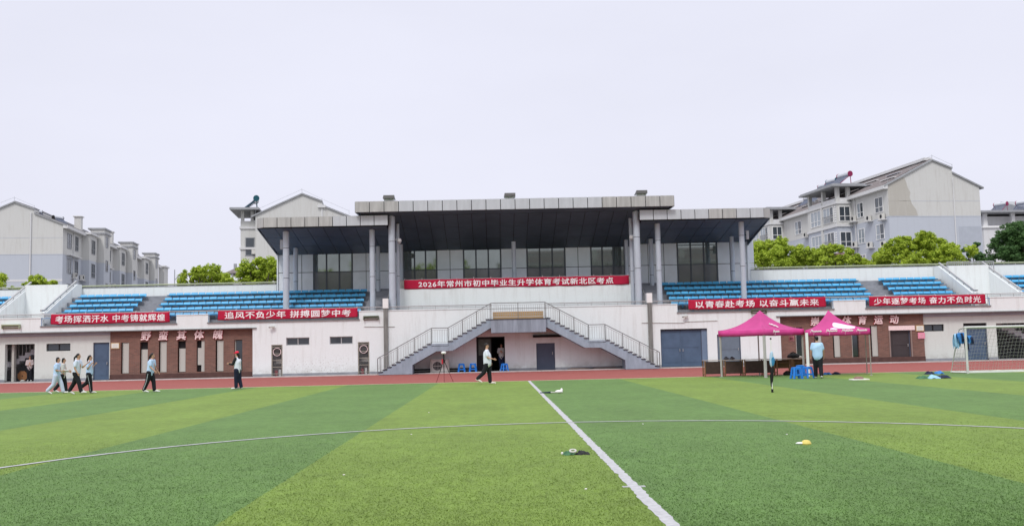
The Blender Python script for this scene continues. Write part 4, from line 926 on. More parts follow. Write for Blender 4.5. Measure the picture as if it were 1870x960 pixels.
# far right block behind the dark tree
x, _ = at(1789, 450, 131)
def apt_far():
    t = thing('apartment_building', (x, 131, 0), 'white apartment block at the right edge behind the dark green tree', 'apartment block', 'apartment blocks behind the stand', R(4))
    m = MB(); m.box(0, 14, 0, 12, 3, 17.6); m.part('wall', M_APT_W, t, world=False)
    m = MB(); m.box(-.2, 14, -1.5, -.003, 3, 16.0); m.part('bay_wall', M_APT_W, t, world=False)
    for z in (16.0, 12.6): m = MB(); m.box(-.35, 14, -1.7, -.003, z-.12, z+.15); m.part('cornice', M_WHITE, t, world=False)
    for k in range(4): m = MB(); m.box(.0+3.9*k, .5+3.9*k, -1.4, -1.0, 16.15, 17.9); m.part('terrace_post', M_APT_W, t, world=False)
    m = MB(); m.box(-.8, 14.3, -2.2, 12.3, 17.9, 18.15); m.prismx([(-2.2, 18.15), (12, 18.15), (5, 20.3)], 6.5, 14.3); m.part('terrace_roof', M_GREYCAP, t, world=False)
    for z in (12.9, 9.6):
        for u in (.9, 4.6, 8.3): apt_window(None, t, (-1, 'y'), u, u+2.6, z, z+1.7, -1.5, 3, bars=True)
    m = MB(); m.box(-.3, .4, 3, 4, 17.4, 19.4); m.part('chimney', M_APT_UP, t, world=False)
    return t
apt_far()
la = R(4)
solar_heater((x+3.2, 131.5, 18.2), R(-60), 'solar heater with maroon ends, the left one on the far right block', 1.0)
solar_heater((x+6.2, 131.2, 18.2), R(-60), 'solar heater with maroon ends, the right one on the far right block', 1.15)
RL = (42.4, 104, 0)
for (xx, yy, z, s, lab, lc) in ((-.6, 9.2, 19.34, 1.15, 'large solar heater with maroon frame on the near end of the terrace roof', M_MAROON), (-.6, 12.2, 19.34, 1.0, 'solar heater with a teal end cap in the middle of the terrace roof', M_TEAL),
                    (-.6, 14.6, 19.34, .8, 'small solar heater with a maroon end at the far end of the terrace roof', M_MAROON), (1.5, 20.5, 18.9, 1.1, 'grey solar heater on the tiled roof beyond the terrace roof', M_GREYCAP), (1.5, 23.0, 18.9, 1.0, 'second grey solar heater farther along the tiled roof', M_GREYCAP)):
    solar_heater(loc7(RL, xx, yy, z, R(7.2)), R(7.2-80), lab, s, lc)
solar_heater(loc7((-50.5, 116), -3.2, 1.4, 17.9, R(8.1)), R(60), 'dark solar heater by the roof step of the long left block', .8, M_BLACK)
solar_heater(loc7((-50.5, 116), -.8, 1.8, 17.2, R(8.1)), R(70), 'dark solar heater on the near corner of the long left block', .8, M_BLACK)
solar_heater(loc7((-50.5, 116), -.8, 22, 17.3, R(8.1)), R(70), 'pale solar heater halfway along the long left block', .8, M_GREYCAP)
# skylight strips on the right roof
for k in range(4):
    pass
# lightning rails on the gables
def gable_wire(loc, rz, P, lab):
    t = thing('lightning_conductor', loc, lab, 'lightning rod', 'lightning conductors along the gables', rz); m = MB()
    for a, b in zip(P[:-1], P[1:]): m.cyl((a[0], -.1, a[1]), (b[0], -.1, b[1]), .014, n=4)
    m.part('wire', M_GREYCAP, t, world=False); m = MB()
    for a in P: m.cyl((a[0], -.1, a[1]-.45), (a[0], -.1, a[1]+.1), .018, n=4)
    m.part('support', M_GREYCAP, t, world=False)
gable_wire((42.4, 104, 17.9), R(7.2), [(0, .6), (2.6, 1.9), (5.3, 3.2), (7.6, 2.2)], 'thin wire rail above the patched right gable')
gable_wire((-50.5, 116, 17.2), R(8.1), [(-10.7, .8), (-5.4, 3.0), (-3.2, 2.0)], 'thin wire rail above the far left gable')
gable_wire((mloc[0], 115, 17.3), R(7), [(-10.7, .6), (-5.4, 3.05), (-3.1, 1.9), (0, .5)], 'thin wire rail above the cream gable behind the left wing')
# small house roof beyond
x0, z0 = at(413, 500, 190); x1, z1 = at(447, 484, 190)
t = thing('house', ((x0+x1)/2, 190, 0), 'small distant house with grey hipped roof and chimney behind the left trees', 'house')
m = MB(); m.box(x0+.8, x1+4, 190.5, 198, 0, z0-1.2); m.part('wall', M_APT_W, t)
for k in range(3): m = MB(); m.box(x0+1+1.6*k, x0+1.3+1.6*k, 190.1, 190.4, z0-1.2, z0+.2); m.part('post', M_APT_W, t)
m = MB(); m.add([(x0-.3,189.5,z0+.1),(x1+4,189.5,z0+.1),(x1+4,198,z0+.1),(x0-.3,198,z0+.1),(x0+3,193,z1+.6),(x1+2,193,z1+1.4)], [(3,2,1,0),(0,1,5,4),(1,2,5),(2,3,4,5),(3,0,4)]); m.part('roof', M_ROOF, t)
m = MB(); m.box(x0+1.3, x0+1.8, 190.5, 191, z0, z0+2.0); m.part('chimney', M_GREYCAP, t)

# ================================================================== TREES
def crown(blobs, n, leaf, seed):
    r = np.random.default_rng(seed); P = []; Nn = []
    tot = sum(b[3]**2 for b in blobs)
    for (cx, cy, cz, rad) in blobs:                     # each blob carries smaller clumps on its surface
        nc = max(10, int(34*rad)); k = int(n*1.7*rad**2/tot/nc)+1
        d = r.normal(size=(nc, 3)); d[:, 2] = d[:, 2]*.8+.25; d /= np.linalg.norm(d, axis=1)[:, None]
        cc = np.array([cx, cy, cz])+d*rad*r.uniform(.55, 1.0, (nc, 1)); cr = r.uniform(.16, .34, nc)*rad**.6
        for c, q in zip(cc, cr):
            e = r.normal(size=(k, 3)); e /= np.linalg.norm(e, axis=1)[:, None]
            P.append(c+e*q*r.uniform(.5, 1.15, (k, 1))*np.array([1.1, 1.1, .8])); Nn.append(e+r.normal(size=(k, 3))*.55+np.array([0, 0, .5]))
    P = np.concatenate(P); Nn = np.concatenate(Nn); Nn /= np.linalg.norm(Nn, axis=1)[:, None]; m = len(P)
    t = np.cross(Nn, r.normal(size=(m, 3))); t /= np.linalg.norm(t, axis=1)[:, None]; b = np.cross(Nn, t)
    s = leaf*r.uniform(.6, 1.3, (m, 1)); V = np.stack([P-t*s, P+b*s*.55, P+t*s, P-b*s*.55], 1).reshape(-1, 3)
    me = bpy.data.meshes.new('crown'); me.vertices.add(4*m); me.vertices.foreach_set('co', V.astype('f').ravel())
    me.loops.add(4*m); me.loops.foreach_set('vertex_index', np.arange(4*m, dtype='i')); me.polygons.add(m)
    me.polygons.foreach_set('loop_start', np.arange(0, 4*m, 4, dtype='i')); me.update(calc_edges=True); return me
def tree(x, y, blobs, label, name='camphor_tree', n=9000, leaf=.088, matl=None, seed=1, cat='tree', grp='camphor trees behind the stand', trunk=True):
    t = thing(name, (x, y, 0), label, cat, grp)
    me = crown(blobs, n, leaf, seed); me.materials.append(matl or M_LEAF); o = bpy.data.objects.new('crown', me); COL.objects.link(o); o.parent = t
    m = MB(); bx = blobs[0]; zt = min(b[2] for b in blobs)
    m.cyl((0, 0, -.02), (.1, 0, zt*.6), .22, .15, 9)
    for b in blobs[:7]: m.cyl((.1, 0, zt*.55), (b[0]*.8, b[1]*.8, b[2]), .10, .03, 6)
    m.part('trunk', M_BARK, t, world=False); return t
def px_tree(pts, Y, label, seed, **k):
    """pts: surveyed (px, py, radius px) lumps of the crown at distance Y"""
    rr = random.Random(seed); P = [(at(a, b, Y)[0], at(a, b, Y)[1], r*Y/1800) for a, b, r in pts]
    cx = sum(p[0]*p[2] for p in P)/sum(p[2] for p in P)
    bl = [(p[0]-cx, rr.uniform(-1.2, 1.2), p[1], p[2]) for p in P]
    bl += [(p[0]-cx+rr.uniform(-.5, .5), rr.uniform(.8, 2.2), p[1]-.3, p[2]*.9) for p in P[::2]]
    return tree(cx, Y, bl, label, seed=seed, **k)
px_tree([(4, 523, 12), (-20, 515, 22)], 74, 'bright green tree top at the left picture edge', 1, n=2500)
px_tree([(48, 513, 8), (64, 520, 8)], 75, 'small green tree top poking over the wall near the left edge', 2, n=1500)
px_tree([(75, 517, 14), (90, 521, 12), (62, 524, 10)], 73.5, 'round green tree top over the wall below the left gable', 3, n=3000)
px_tree([(336, 512, 10), (345, 505, 9), (362, 499, 13), (371, 493, 8), (383, 497, 14), (394, 492, 10), (378, 508, 22), (352, 514, 14), (405, 510, 15), (420, 514, 12), (330, 518, 7)], 78, 'loose open green tree between the lamp post and the small house', 4, n=9000)
px_tree([(450, 493, 18), (470, 484, 17), (492, 482, 15), (440, 506, 16), (462, 505, 22), (488, 504, 24), (505, 490, 14)], 74, 'dense bright green tree beside the left end of the pavilion', 5, n=11000)
px_tree([(1388, 458, 22), (1405, 450, 18), (1425, 452, 19), (1382, 478, 20), (1410, 474, 26), (1440, 466, 20), (1440, 484, 18)], 76, 'round bright green tree beside the right end of the pavilion', 6, n=12000)
px_tree([(1465, 462, 17), (1480, 470, 18), (1455, 482, 18), (1490, 484, 18)], 75, 'round green tree, second from the pavilion on the right', 7, n=8000)
px_tree([(1508, 460, 15), (1504, 462, 13), (1522, 464, 15), (1512, 478, 18), (1535, 480, 16)], 77, 'small green tree between the pink wall and the pavilion trees', 8, n=7000)
px_tree([(1552, 467, 14), (1562, 480, 15), (1576, 484, 10)], 78, 'smallest round green tree below the air conditioners', 9, n=4500)
px_tree([(1620, 462, 18), (1632, 448, 16), (1655, 446, 18), (1680, 440, 18), (1700, 442, 18), (1720, 448, 18), (1740, 458, 17), (1765, 460, 13), (1640, 468, 26), (1680, 464, 28), (1720, 470, 26), (1755, 474, 18), (1612, 478, 14), (1690, 480, 12)], 73, 'largest spreading bright green tree in front of the patched gable', 10, n=22000)
px_tree([(1672, 474, 14), (1683, 482, 11), (1692, 477, 12)], 69.6, 'low green branch clump hanging over the white rear wall', 11, n=3500, name='overhanging_branch', cat='branch')
px_tree([(1850, 425, 24), (1870, 420, 24), (1835, 445, 20), (1862, 450, 30), (1828, 468, 20), (1850, 470, 22), (1885, 450, 30)], 76, 'dark green tree at the right picture edge', 12, n=14000, matl=M_LEAFD, name='dark_tree', grp=None)
px_tree([(1777, 448, 5), (1778, 462, 8), (1790, 466, 7), (1800, 470, 9), (1783, 476, 12)], 75, 'small dark spiky shrub left of the dark green tree', 13, n=4000, matl=M_LEAFD, name='dark_shrub', grp=None, cat='shrub')
# street lamp
x, z = at(319, 492, 110); t = thing('street_lamp', (x, 110, 0), 'thin street lamp post with a curved arm left of the loose green tree', 'street lamp')
m = MB(); m.cyl((x, 110, 0), (x, 110, z), .09, .05, 8); m.part('pole', M_GREYCAP, t); a = at(322, 505, 110); b = at(330, 498, 110); c = at(338, 496.5, 110)
m = MB(); m.cyl((x, 110, a[1]-.4), (b[0], 110, b[1]), .04, n=6); m.part('arm', M_GREYCAP, t); m = MB(); m.bar((b[0], 110, b[1]), (c[0], 110, c[1]), .3, .1); m.part('lamp_head', M_APT_W, t)

# unseen trees and block, added behind the camera for the pavilion glass to mirror
TL_ = ['farthest left', 'second from the left', 'third from the left', 'fourth from the left', 'fifth from the left', 'straight behind the camera', 'first right of the camera', 'second right of the camera', 'third right of the camera', 'farthest right']
for i in range(10):
    r_ = random.Random(50+i); hi = 17 if i < 5 else 12.0; bl = [(r_.uniform(-4, 4), r_.uniform(-3, 3), r_.uniform(hi*.5, hi-2), r_.uniform(1.8, 2.8)) for _ in range(13)]
    tree(-41+8.6*i, -26+r_.uniform(-2, 2), bl, 'green tree added for reflections across the pitch, '+TL_[i], n=6500, leaf=.24, seed=60+i, grp='trees added for reflections across the pitch')
copy_thing(AL, (62, -48, 0), R(90), 'pale apartment block added for reflections across the pitch, behind the camera')  # block copy added out of view so the pavilion windows reflect a facade

# ================================================================== BANNERS
def banner(r, Y, text, label, tw, grommets=8, txt_h=.42, left=None):
    x0, x1, z0, z1 = r; cx, cz = (x0+x1)/2, (z0+z1)/2; t = thing('banner', (cx, Y, z0), label, 'banner', 'red slogan banners on the stand')
    m = MB(); n = max(12, int((x1-x0)*5)); k = 7; vs = []; rr = random.Random(int(abs(x0)*100))
    ph = [rr.uniform(0, 6) for _ in range(4)]
    def dz(f): return -.035*math.sin(math.pi*((f*grommets) % 1))          # sag between the ties
    def yy(f, g): return -.018*math.sin(f*(x1-x0)*2.1+ph[0]+g*1.5)-.010*math.sin(f*(x1-x0)*5.3+ph[1]+g*3)-.012*g
    for j in range(k+1):
        for i in range(n+1):
            f, g_ = i/n, j/k; z = z1+dz(f)*.8 if j == 0 else None
            zt = z1+dz(f)*.8; zb = z0+dz(f)*.5+.01*math.sin(f*9+ph[2]); vs.append((x0+(x1-x0)*f, Y+yy(f, g_), zt+(zb-zt)*g_))
    m.add(vs, [(j*(n+1)+i, j*(n+1)+i+1, (j+1)*(n+1)+i+1, (j+1)*(n+1)+i) for j in range(k) for i in range(n)])
    o = m.part('cloth', M_RED, t, smooth=True); md = o.modifiers.new('thickness', 'SOLIDIFY'); md.thickness = .006; md.offset = 0
    me = text_mesh(text, .5, .006, .020, 1.12, width=tw); co = np.empty(len(me.vertices)*3, 'f'); me.vertices.foreach_get('co', co); co = co.reshape(-1, 3)
    co[:, 2] *= txt_h/(co[:, 2].max()-co[:, 2].min()); tcx = (left if left is not None else cx)
    for q in co:
        f = (q[0]+tcx-x0)/(x1-x0); g_ = .5-q[2]/(z1-z0); q[1] += yy(f, g_)-.012; q[2] += dz(f)*.65
    co[:, 0] += tcx-cx; co[:, 2] += cz-z0; me.vertices.foreach_set('co', co.ravel()); me.materials.append(M_TXT)
    o = bpy.data.objects.new('lettering', me); COL.objects.link(o); o.parent = t
    for i in range(grommets+1):
        x = x0+.04+(x1-x0-.08)*i/grommets; m = MB(); m.cyl((x, Y-.02, z1-.03), (x, Y+.10, z1+.10), .008, n=4); m.part('tie', M_TXT, t)
def brect(px0, px1, ytl, ybl, ytr, ybr, Y):
    a, b, c, d = at(px0, ytl, Y), at(px0, ybl, Y), at(px1, ytr, Y), at(px1, ybr, Y); return ((a[0]+b[0])/2, (c[0]+d[0])/2, (b[1]+d[1])/2, (a[1]+c[1])/2)
def wpx(a, b, Y): return at(b, 560, Y)[0]-at(a, 560, Y)[0]
def cpx(a, b, Y): return at((a+b)/2, 560, Y)[0]
BY = YF-.09
banner(brect(93, 310, 573, 592, 569, 588, BY), BY, '考场挥洒汗水 中考铸就辉煌', 'red banner farthest left, over the left brick wall and reading 考场挥洒汗水 中考铸就辉煌', wpx(101, 301, BY), 7, .45)
banner(brect(398, 653, 567, 584, 561, 579, BY), BY, '追风不负少年 拼搏圆梦中考', 'red banner between brick wall and stairs reading 追风不负少年 拼搏圆梦中考', wpx(411, 641, BY), 8, .44)
banner(brect(738, 1148.5, 511, 527.5, 502, 519, 63.88), 63.88, '2026年常州市初中毕业生升学体育考试新北区考点', 'longest red banner on the white balcony reading 2026年常州市初中毕业生升学体育考试新北区考点', wpx(765, 1122, 63.88), 13, .42, left=cpx(765, 1122, 63.88))
banner(brect(1257, 1508, 546.5, 564, 541.5, 560.5, BY), BY, '以青春赴考场 以奋斗赢未来', 'red banner right of the stairs reading 以青春赴考场 以奋斗赢未来', wpx(1270, 1496, BY), 8, .44)
banner(brect(1587, 1800, 540, 557, 538, 556, BY), BY, '少年逐梦考场 奋力不负时光', 'red banner farthest right reading 少年逐梦考场 奋力不负时光', wpx(1596, 1792, BY), 7, .42)
# raised characters on the brick walls
def letter(px, py, ch, size, label, grp):
    x, z = at(px, py, YB); t = thing('wall_letter', (x, YB-.02, z), label, 'sign letter', grp)
    me = text_mesh(ch, size*1.0, .02, .064, shear=.12); me.materials.append(M_LRED); o = bpy.data.objects.new('edging', me); COL.objects.link(o); o.parent = t; o.location = (0, -.03, 0)
    me = text_mesh(ch, size*1.0, .02, .028, shear=.12); me.materials.append(M_LPINK); o = bpy.data.objects.new('face', me); COL.objects.link(o); o.parent = t; o.location = (0, -.075, 0)
for i, (px, py, ch) in enumerate(((267.5, 613, '野'), (299, 612, '蛮'), (332, 611.5, '其'), (364.5, 611, '体'), (398.6, 610, '魄'))):
    letter(px, py, ch, .62, ['leftmost','second','middle','fourth','rightmost'][i]+f' of five raised pink and red characters on the left brick wall, {ch}', 'characters on the left brick wall')
for i, (px, py, ch) in enumerate(((1487, 586.5, '崇'), (1516, 586, '尚'), (1545.5, 585, '体'), (1574.5, 584, '育'), (1603, 584, '运'), (1632, 583, '动'))):
    letter(px, py, ch, .58, ['leftmost','second','third','fourth','fifth','rightmost'][i]+f' of six raised pink and red characters on the right brick wall, {ch}', 'characters on the right brick wall')
# notice plates
def plate(px0, py0, px1, py1, Y, matl, label, text=None, tm=None, fr=M_WOODL):
    r = rect(px0, py0, px1, py1, Y); cx, cz = (r[0]+r[1])/2, (r[2]+r[3])/2; t = thing('notice_board', (cx, Y-.02, cz), label, 'sign')
    m = MB(); m.box(r[0], r[1], Y-.045, Y-.005, r[2], r[3]); m.part('frame', fr, t); m = MB(); m.box(r[0]+.04, r[1]-.04, Y-.052, Y-.0455, r[2]+.04, r[3]-.04); m.part('face', matl, t)
    m = MB()
    for k in range(4): w = (r[1]-r[0])*(.30 if k else .2); m.box(cx-w, cx+w, Y-.055, Y-.0525, r[3]-.11-.07*k, r[3]-.095-.07*k)
    if not text: m.part('print', M_GREYP, t)
    else:
        me = text_mesh(text, .18, .003, .03, width=(r[1]-r[0])*.7); me.materials.append(tm); o = bpy.data.objects.new('lettering', me); COL.objects.link(o); o.parent = t; o.location = (0, -.035, 0)
plate(203, 625.5, 218.5, 636.5, YB, M_PAPER, 'small cream notice board at the left end of the left brick wall')
plate(1672, 593.5, 1687, 604.5, YB, M_PAPER, 'small cream notice board at the right end of the right brick wall')
# two pink papers
plate(1676, 607, 1688.5, 618, YB-.4 if False else YB, M_PINKS, 'pink paper sign under the cream board on the right brick wall', fr=M_PINKS)
# wall lamps
for px0, py0, px1, py1, lab, c in ((5, 592, 38, 600, 'long pale wall lamp at the left picture edge', M_GREENR), (664, 576.5, 692, 584, 'dark green wall lamp left of the staircase', mat('lamp_green', (.10, .11, .07), .6)), (1371, 564.5, 1399, 572, 'dark green wall lamp above the left pink canopy', mat('lamp_green', (.1, .1, .1))), (973, 611, 1025, 615.5, 'long thin black lamp above the slate door under the platform', M_BLACK)):
    r = rect(px0, py0, px1, py1, YF); t = thing('wall_lamp', ((r[0]+r[1])/2, YF, r[2]), lab, 'wall lamp', 'lamps on the stand wall')
    m = MB(); m.box(r[0], r[1], YF-.20, YF-.003, r[3]-.09, r[3]); m.box(r[0], r[0]+.05, YF-.2, YF-.003, r[2], r[3]-.09); m.box(r[1]-.05, r[1], YF-.2, YF-.003, r[2], r[3]-.09); m.part('housing', c, t)
    m = MB(); m.cyl((r[0]+.06, YF-.1, (r[2]+r[3]-.09)/2), (r[1]-.06, YF-.1, (r[2]+r[3]-.09)/2), .035, n=8); m.part('tube', M_GREYP if c != M_BLACK else M_BLACK, t)
    m = MB(); m.box(r[0]+.05, r[1]-.05, YF-.03, YF-.004, r[2], r[3]-.09); m.part('back_plate', c, t)
for px, py, Y, lab in ((499, 598, YF, 'small white camera on the wall above the left barred gate'), (1252, 579, YF, 'small white camera above the wide blue double door')):
    x, z = at(px, py, Y); t = thing('wall_camera', (x, Y, z), lab, 'camera', 'small cameras on the stand')
    m = MB(); m.box(x-.04, x+.04, Y-.12, Y-.003, z-.03, z+.06); m.part('bracket', M_WHITE, t); m = MB(); m.bar((x-.2, Y-.2, z+.02), (x+.12, Y-.12, z+.05), .11, .10); m.part('camera_body', M_GREYP, t); m = MB(); m.cyl((x-.2, Y-.2, z+.02), (x-.23, Y-.21, z+.018), .035); m.part('lens', M_BLACK, t)
for px, py, Y, s, lab in ((729, 441, 62.9, 1, 'white dome camera on the left roof column'), (1153.5, 435, 62.9, -1, 'white dome camera on the right roof column')):
    x, z = at(px, py, Y); t = thing('dome_camera', (x, Y, z), lab, 'camera', 'dome cameras on the columns')
    m = MB(); m.bar((x-s*.32, Y+.1, z+.12), (x, Y, z+.2), .06, .06); m.part('arm', M_WHITE, t); m = MB(); m.lathe([(0, .2), (.11, .19), (.15, .1), (.15, .0), (.0, 0)], (x, Y, z)); m.part('housing', M_WHITE, t)
    m = MB(); m.ball((x, Y, z-.01), (.13, .13, .16), 12, 8); m.part('dome', mat('dome_grey', (.45, .45, .47), .3), t)
for px, y0, y1, lab, Y in ((514.5, 438, 455, 'slim grey speaker box beside the outermost left column', 63.2), (1364.5, 421, 437, 'slim grey speaker box beside the outermost right column', 63.2)):
    r = rect(px-2.5, y0, px+2.5, y1, Y); t = thing('column_speaker', ((r[0]+r[1])/2, Y, r[2]), lab, 'speaker', 'slim speakers by the outer columns')
    m = MB(); m.box(r[0], r[1], Y-.1, Y+.08, r[2], r[3]); m.part('cabinet', M_GREYP, t); m = MB(); m.box(r[0]+.02, r[1]-.02, Y-.108, Y-.1005, r[2]+.03, r[3]-.03); m.part('grille', M_COLM, t)
    m = MB(); cxx = at(522.5 if px < 900 else 1356, y0+5, 62.9)[0]; m.bar(((r[0]+r[1])/2, Y, (r[2]+r[3])/2), (cxx, 62.9, (r[2]+r[3])/2), .04, .04); m.part('bracket', M_DARK, t)
x, z = at(952, 409, 64.2); t = thing('ceiling_light', (x, 64.2, z), 'small round light set in the dark soffit of the main roof', 'ceiling light')
m = MB(); m.cyl((x, 64.2, z-.03), (x, 64.2, z+.08), .16, n=16); m.part('rim', M_GREYCAP, t); m = MB(); m.cyl((x, 64.2, z-.035), (x, 64.2, z-.031), .11, n=16); m.part('lens', M_PAPER, t)
# air conditioner under the left flight
r = rect(786, 655, 820, 679.5, 61.2); x0, x1, z1 = r[0], r[1], r[3]; t = thing('air_conditioner', ((x0+x1)/2, 61.3, .06), 'white outdoor air conditioner in a cage under the left stair flight', 'air conditioner')
m = MB(); m.box(x0+.06, x1-.06, 61.2, 61.6, .12, z1-.06); m.part('casing', M_AC, t)
cx, cz = x0+(x1-x0)*.37, .12+(z1-.18)*.48; m = MB(); m.cyl((cx, 61.195, cz), (cx, 61.175, cz), .27, n=24); m.part('fan_opening', M_DARK, t)
for k in range(7): m = MB(); m.box(cx-.27+.09*k-.006, cx-.27+.09*k+.006, 61.16, 61.172, cz-.26, cz+.26); m.part('grille_bar', M_AC, t)
m = MB(); m.box(cx-.3, cx+.3, 61.155, 61.17, cz-.015, cz+.015); m.part('grille_bar', M_AC, t)
for xx in (x0, x1-.04): 
    for y in (61.12, 61.62): m = MB(); m.box(xx, xx+.04, y, y+.04, .05, z1); m.part('cage_post', M_GREYP, t)
for zz in (.07, z1-.04, (z1)*.5): m = MB(); m.box(x0+.041, x1-.041, 61.12, 61.15, zz, zz+.035); m.part('cage_rail', M_GREYP, t)
m = MB(); xa, xb = at(755, 680, 61.7)[0], at(868, 678, 61.7)[0]; m.box(xa, xb, 61.76, 61.86, .06, .3)
t = thing('pipe_duct', ((xa+xb)/2, 61.8, .06), 'low black duct along the foot of the wall under the left flight', 'duct'); m.part('duct', M_BLACK, t); m = MB(); m.box(xa, xb, 61.74, 61.758, .16, .19); m.part('clip_rail', M_GREYP, t)

# ================================================================== BLUE STOOLS
def stool_at(x, y, rz, label, z=0.0, s=1.0):
    t = thing('plastic_stool', (x, y, z), label, 'stool', 'blue plastic stools', rz); a, b, h = .125*s, .175*s, .47*s
    m = MB(); m.add([(-a,-a,h-.03),(a,-a,h-.03),(a,a,h-.03),(-a,a,h-.03),(-a+.015,-a+.015,h),(a-.015,-a+.015,h),(a-.015,a-.015,h),(-a+.015,a-.015,h)], [(3,2,1,0),(4,5,6,7),(0,1,5,4),(1,2,6,5),(2,3,7,6),(3,0,4,7)]); m.part('seat', M_BLUEP, t, world=False)
    for sx in (-1, 1):
        for sy in (-1, 1):
            m = MB(); m.bar((sx*b, sy*b, 0), (sx*a*.9, sy*a*.9, h-.02), .075, .075, up=(sx, -sy, 0)); m.part('leg', M_BLUEP, t, world=False)
    for i, (p, q) in enumerate((((-1,-1),(1,-1)), ((1,-1),(1,1)), ((1,1),(-1,1)), ((-1,1),(-1,-1)))):
        m = MB(); m.bar((p[0]*a, p[1]*a, h-.06), (q[0]*a, q[1]*a, h-.06), .02, .09); m.bar((p[0]*b*.93, p[1]*b*.93, .16), (q[0]*b*.93, q[1]*b*.93, .16), .02, .06); m.part('apron', M_BLUEP, t, world=False)
    return t
for px, py, lab, rz in ((843, 679.5, 'blue plastic stool beside the air conditioner, left of the pair', .05), (864, 678.5, 'blue plastic stool beside the open doorway, right of the pair', -.08), (921.5, 678, 'blue plastic stool at the right jamb of the open doorway', .5)):
    x, _ = at(px, py, 61.2); stool_at(x, 61.2, rz, lab, .06, 1.12 if px < 900 else 1.0)
for px, py, lab, rz in ((1455, 691, 'blue plastic stool under the canopies, left of the white pole', .1), (1475, 690, 'blue plastic stool under the canopies, behind the white pole', .5), (1462, 686, 'blue plastic stool under the canopies, at the back of the three', -.2)):
    x, y = gnd(px, py); stool_at(x, y, rz, lab)

# ================================================================== DESKS UNDER THE CANOPIES
def desk(x, y, w, label, rz=0, wood=M_WOOD, panel=True, h=.74, top=M_DESKTOP, shelf=False, d=.5):
    t = thing('desk', (x, y, 0), label, 'desk', 'desks under the pink canopies', rz)
    m = MB(); m.box(-w/2, w/2, -d/2, d/2, h-.03, h); m.part('desktop', top, t, world=False)
    for sx in (-1, 1):
        for sy in (-1, 1): m = MB(); m.box(sx*(w/2-.04)-.025, sx*(w/2-.04)+.025, sy*(d/2-.04)-.025, sy*(d/2-.04)+.025, 0, h-.031); m.part('leg', wood, t, world=False)
        m = MB(); m.box(sx*(w/2-.04)-.015, sx*(w/2-.04)+.015, -d/2+.066, d/2-.066, .1, .14); m.part('stretcher', wood, t, world=False)
    if panel: m = MB(); m.box(-w/2+.067, w/2-.067, -d/2+.02, -d/2+.035, .12, h-.06); m.part('front_panel', M_BRWN, t, world=False)
    m = MB(); m.box(-w/2+.067, w/2-.067, -d/2+.05, d/2-.05, h-.2, h-.185); m.part('shelf', wood, t, world=False)
    if not panel: m = MB(); m.box(-w/2+.067, w/2-.067, d/2-.05, d/2-.035, .3, h-.06); m.part('back_panel', wood, t, world=False)
    return t
DY = 44.6
def dx(px): return at(px, 670, DY)[0]
for i, (a, b, lab) in enumerate(((1284, 1320, 'dark desk at the left end of the row, outside the canopy leg'), (1320.5, 1356, 'dark desk second from the left in the row under the canopy'), (1356.5, 1395, 'dark desk behind the front pole of the left canopy'), (1395.5, 1413, 'narrow dark desk just left of the corner flag'))):
    desk((dx(a)+dx(b))/2, DY, dx(b)-dx(a), lab)
desk((dx(1414)+dx(1444))/2, DY-.1, dx(1444)-dx(1414), 'brown wooden school desk right of the corner flag', panel=False)
desk((dx(1446)+dx(1470))/2, DY+.1, dx(1470)-dx(1446), 'brown wooden school desk behind the blue stools', panel=False, wood=M_WOOD)
def bag(x, y, z, s, label, m_=M_BLACK, name='bag', cat='bag'):
    m = MB(); rr = random.Random(int(x*100)); n = 14
    m.lathe([(0, 0), (s*.9, .02), (s, s*.3), (s*.75, s*.62), (s*.3, s*.8), (0, s*.78)], n=n)
    m.v = [(v[0]*(1+.22*math.sin(3*math.atan2(v[1], v[0])+1)+rr.uniform(-.05, .05)), v[1]*.6*(1+rr.uniform(-.06, .06)), v[2]*(1+rr.uniform(-.1, .1))) for v in m.v]
    t = thing(name, (x, y, z), label, cat); m.part('body', m_, t, world=False, smooth=True)
    m = MB(); m.bar((-s*.5, 0, s*.75), (0, 0, s*1.0), .03, .03); m.bar((0, 0, s*1.0), (s*.45, 0, s*.7), .03, .03); m.part('strap', M_BLACK, t, world=False)
bag(dx(1451), DY+.1, .742, .28, 'black bag lying on the wooden desk behind the blue stools')
bag(at(1439, 688, DY-.3)[0], DY-.25, .0, .2, 'black bag on the ground under the brown school desk')
bag(at(1326, 655, DY)[0], DY, .742, .13, 'small dark bag on the left desks under the canopy', mat('grey_cloth', (.06, .06, .07)))
bag(at(1337, 655, DY)[0], DY, .742, .13, 'small dark bag right beside another on the left desks', mat('grey_cloth', (.06, .06, .07)))
bag(at(1462, 655, DY)[0], DY+.1, .742, .12, 'small pale folded cloth on the desk beside the black bag', M_GREYP, 'folded_cloth', 'cloth')

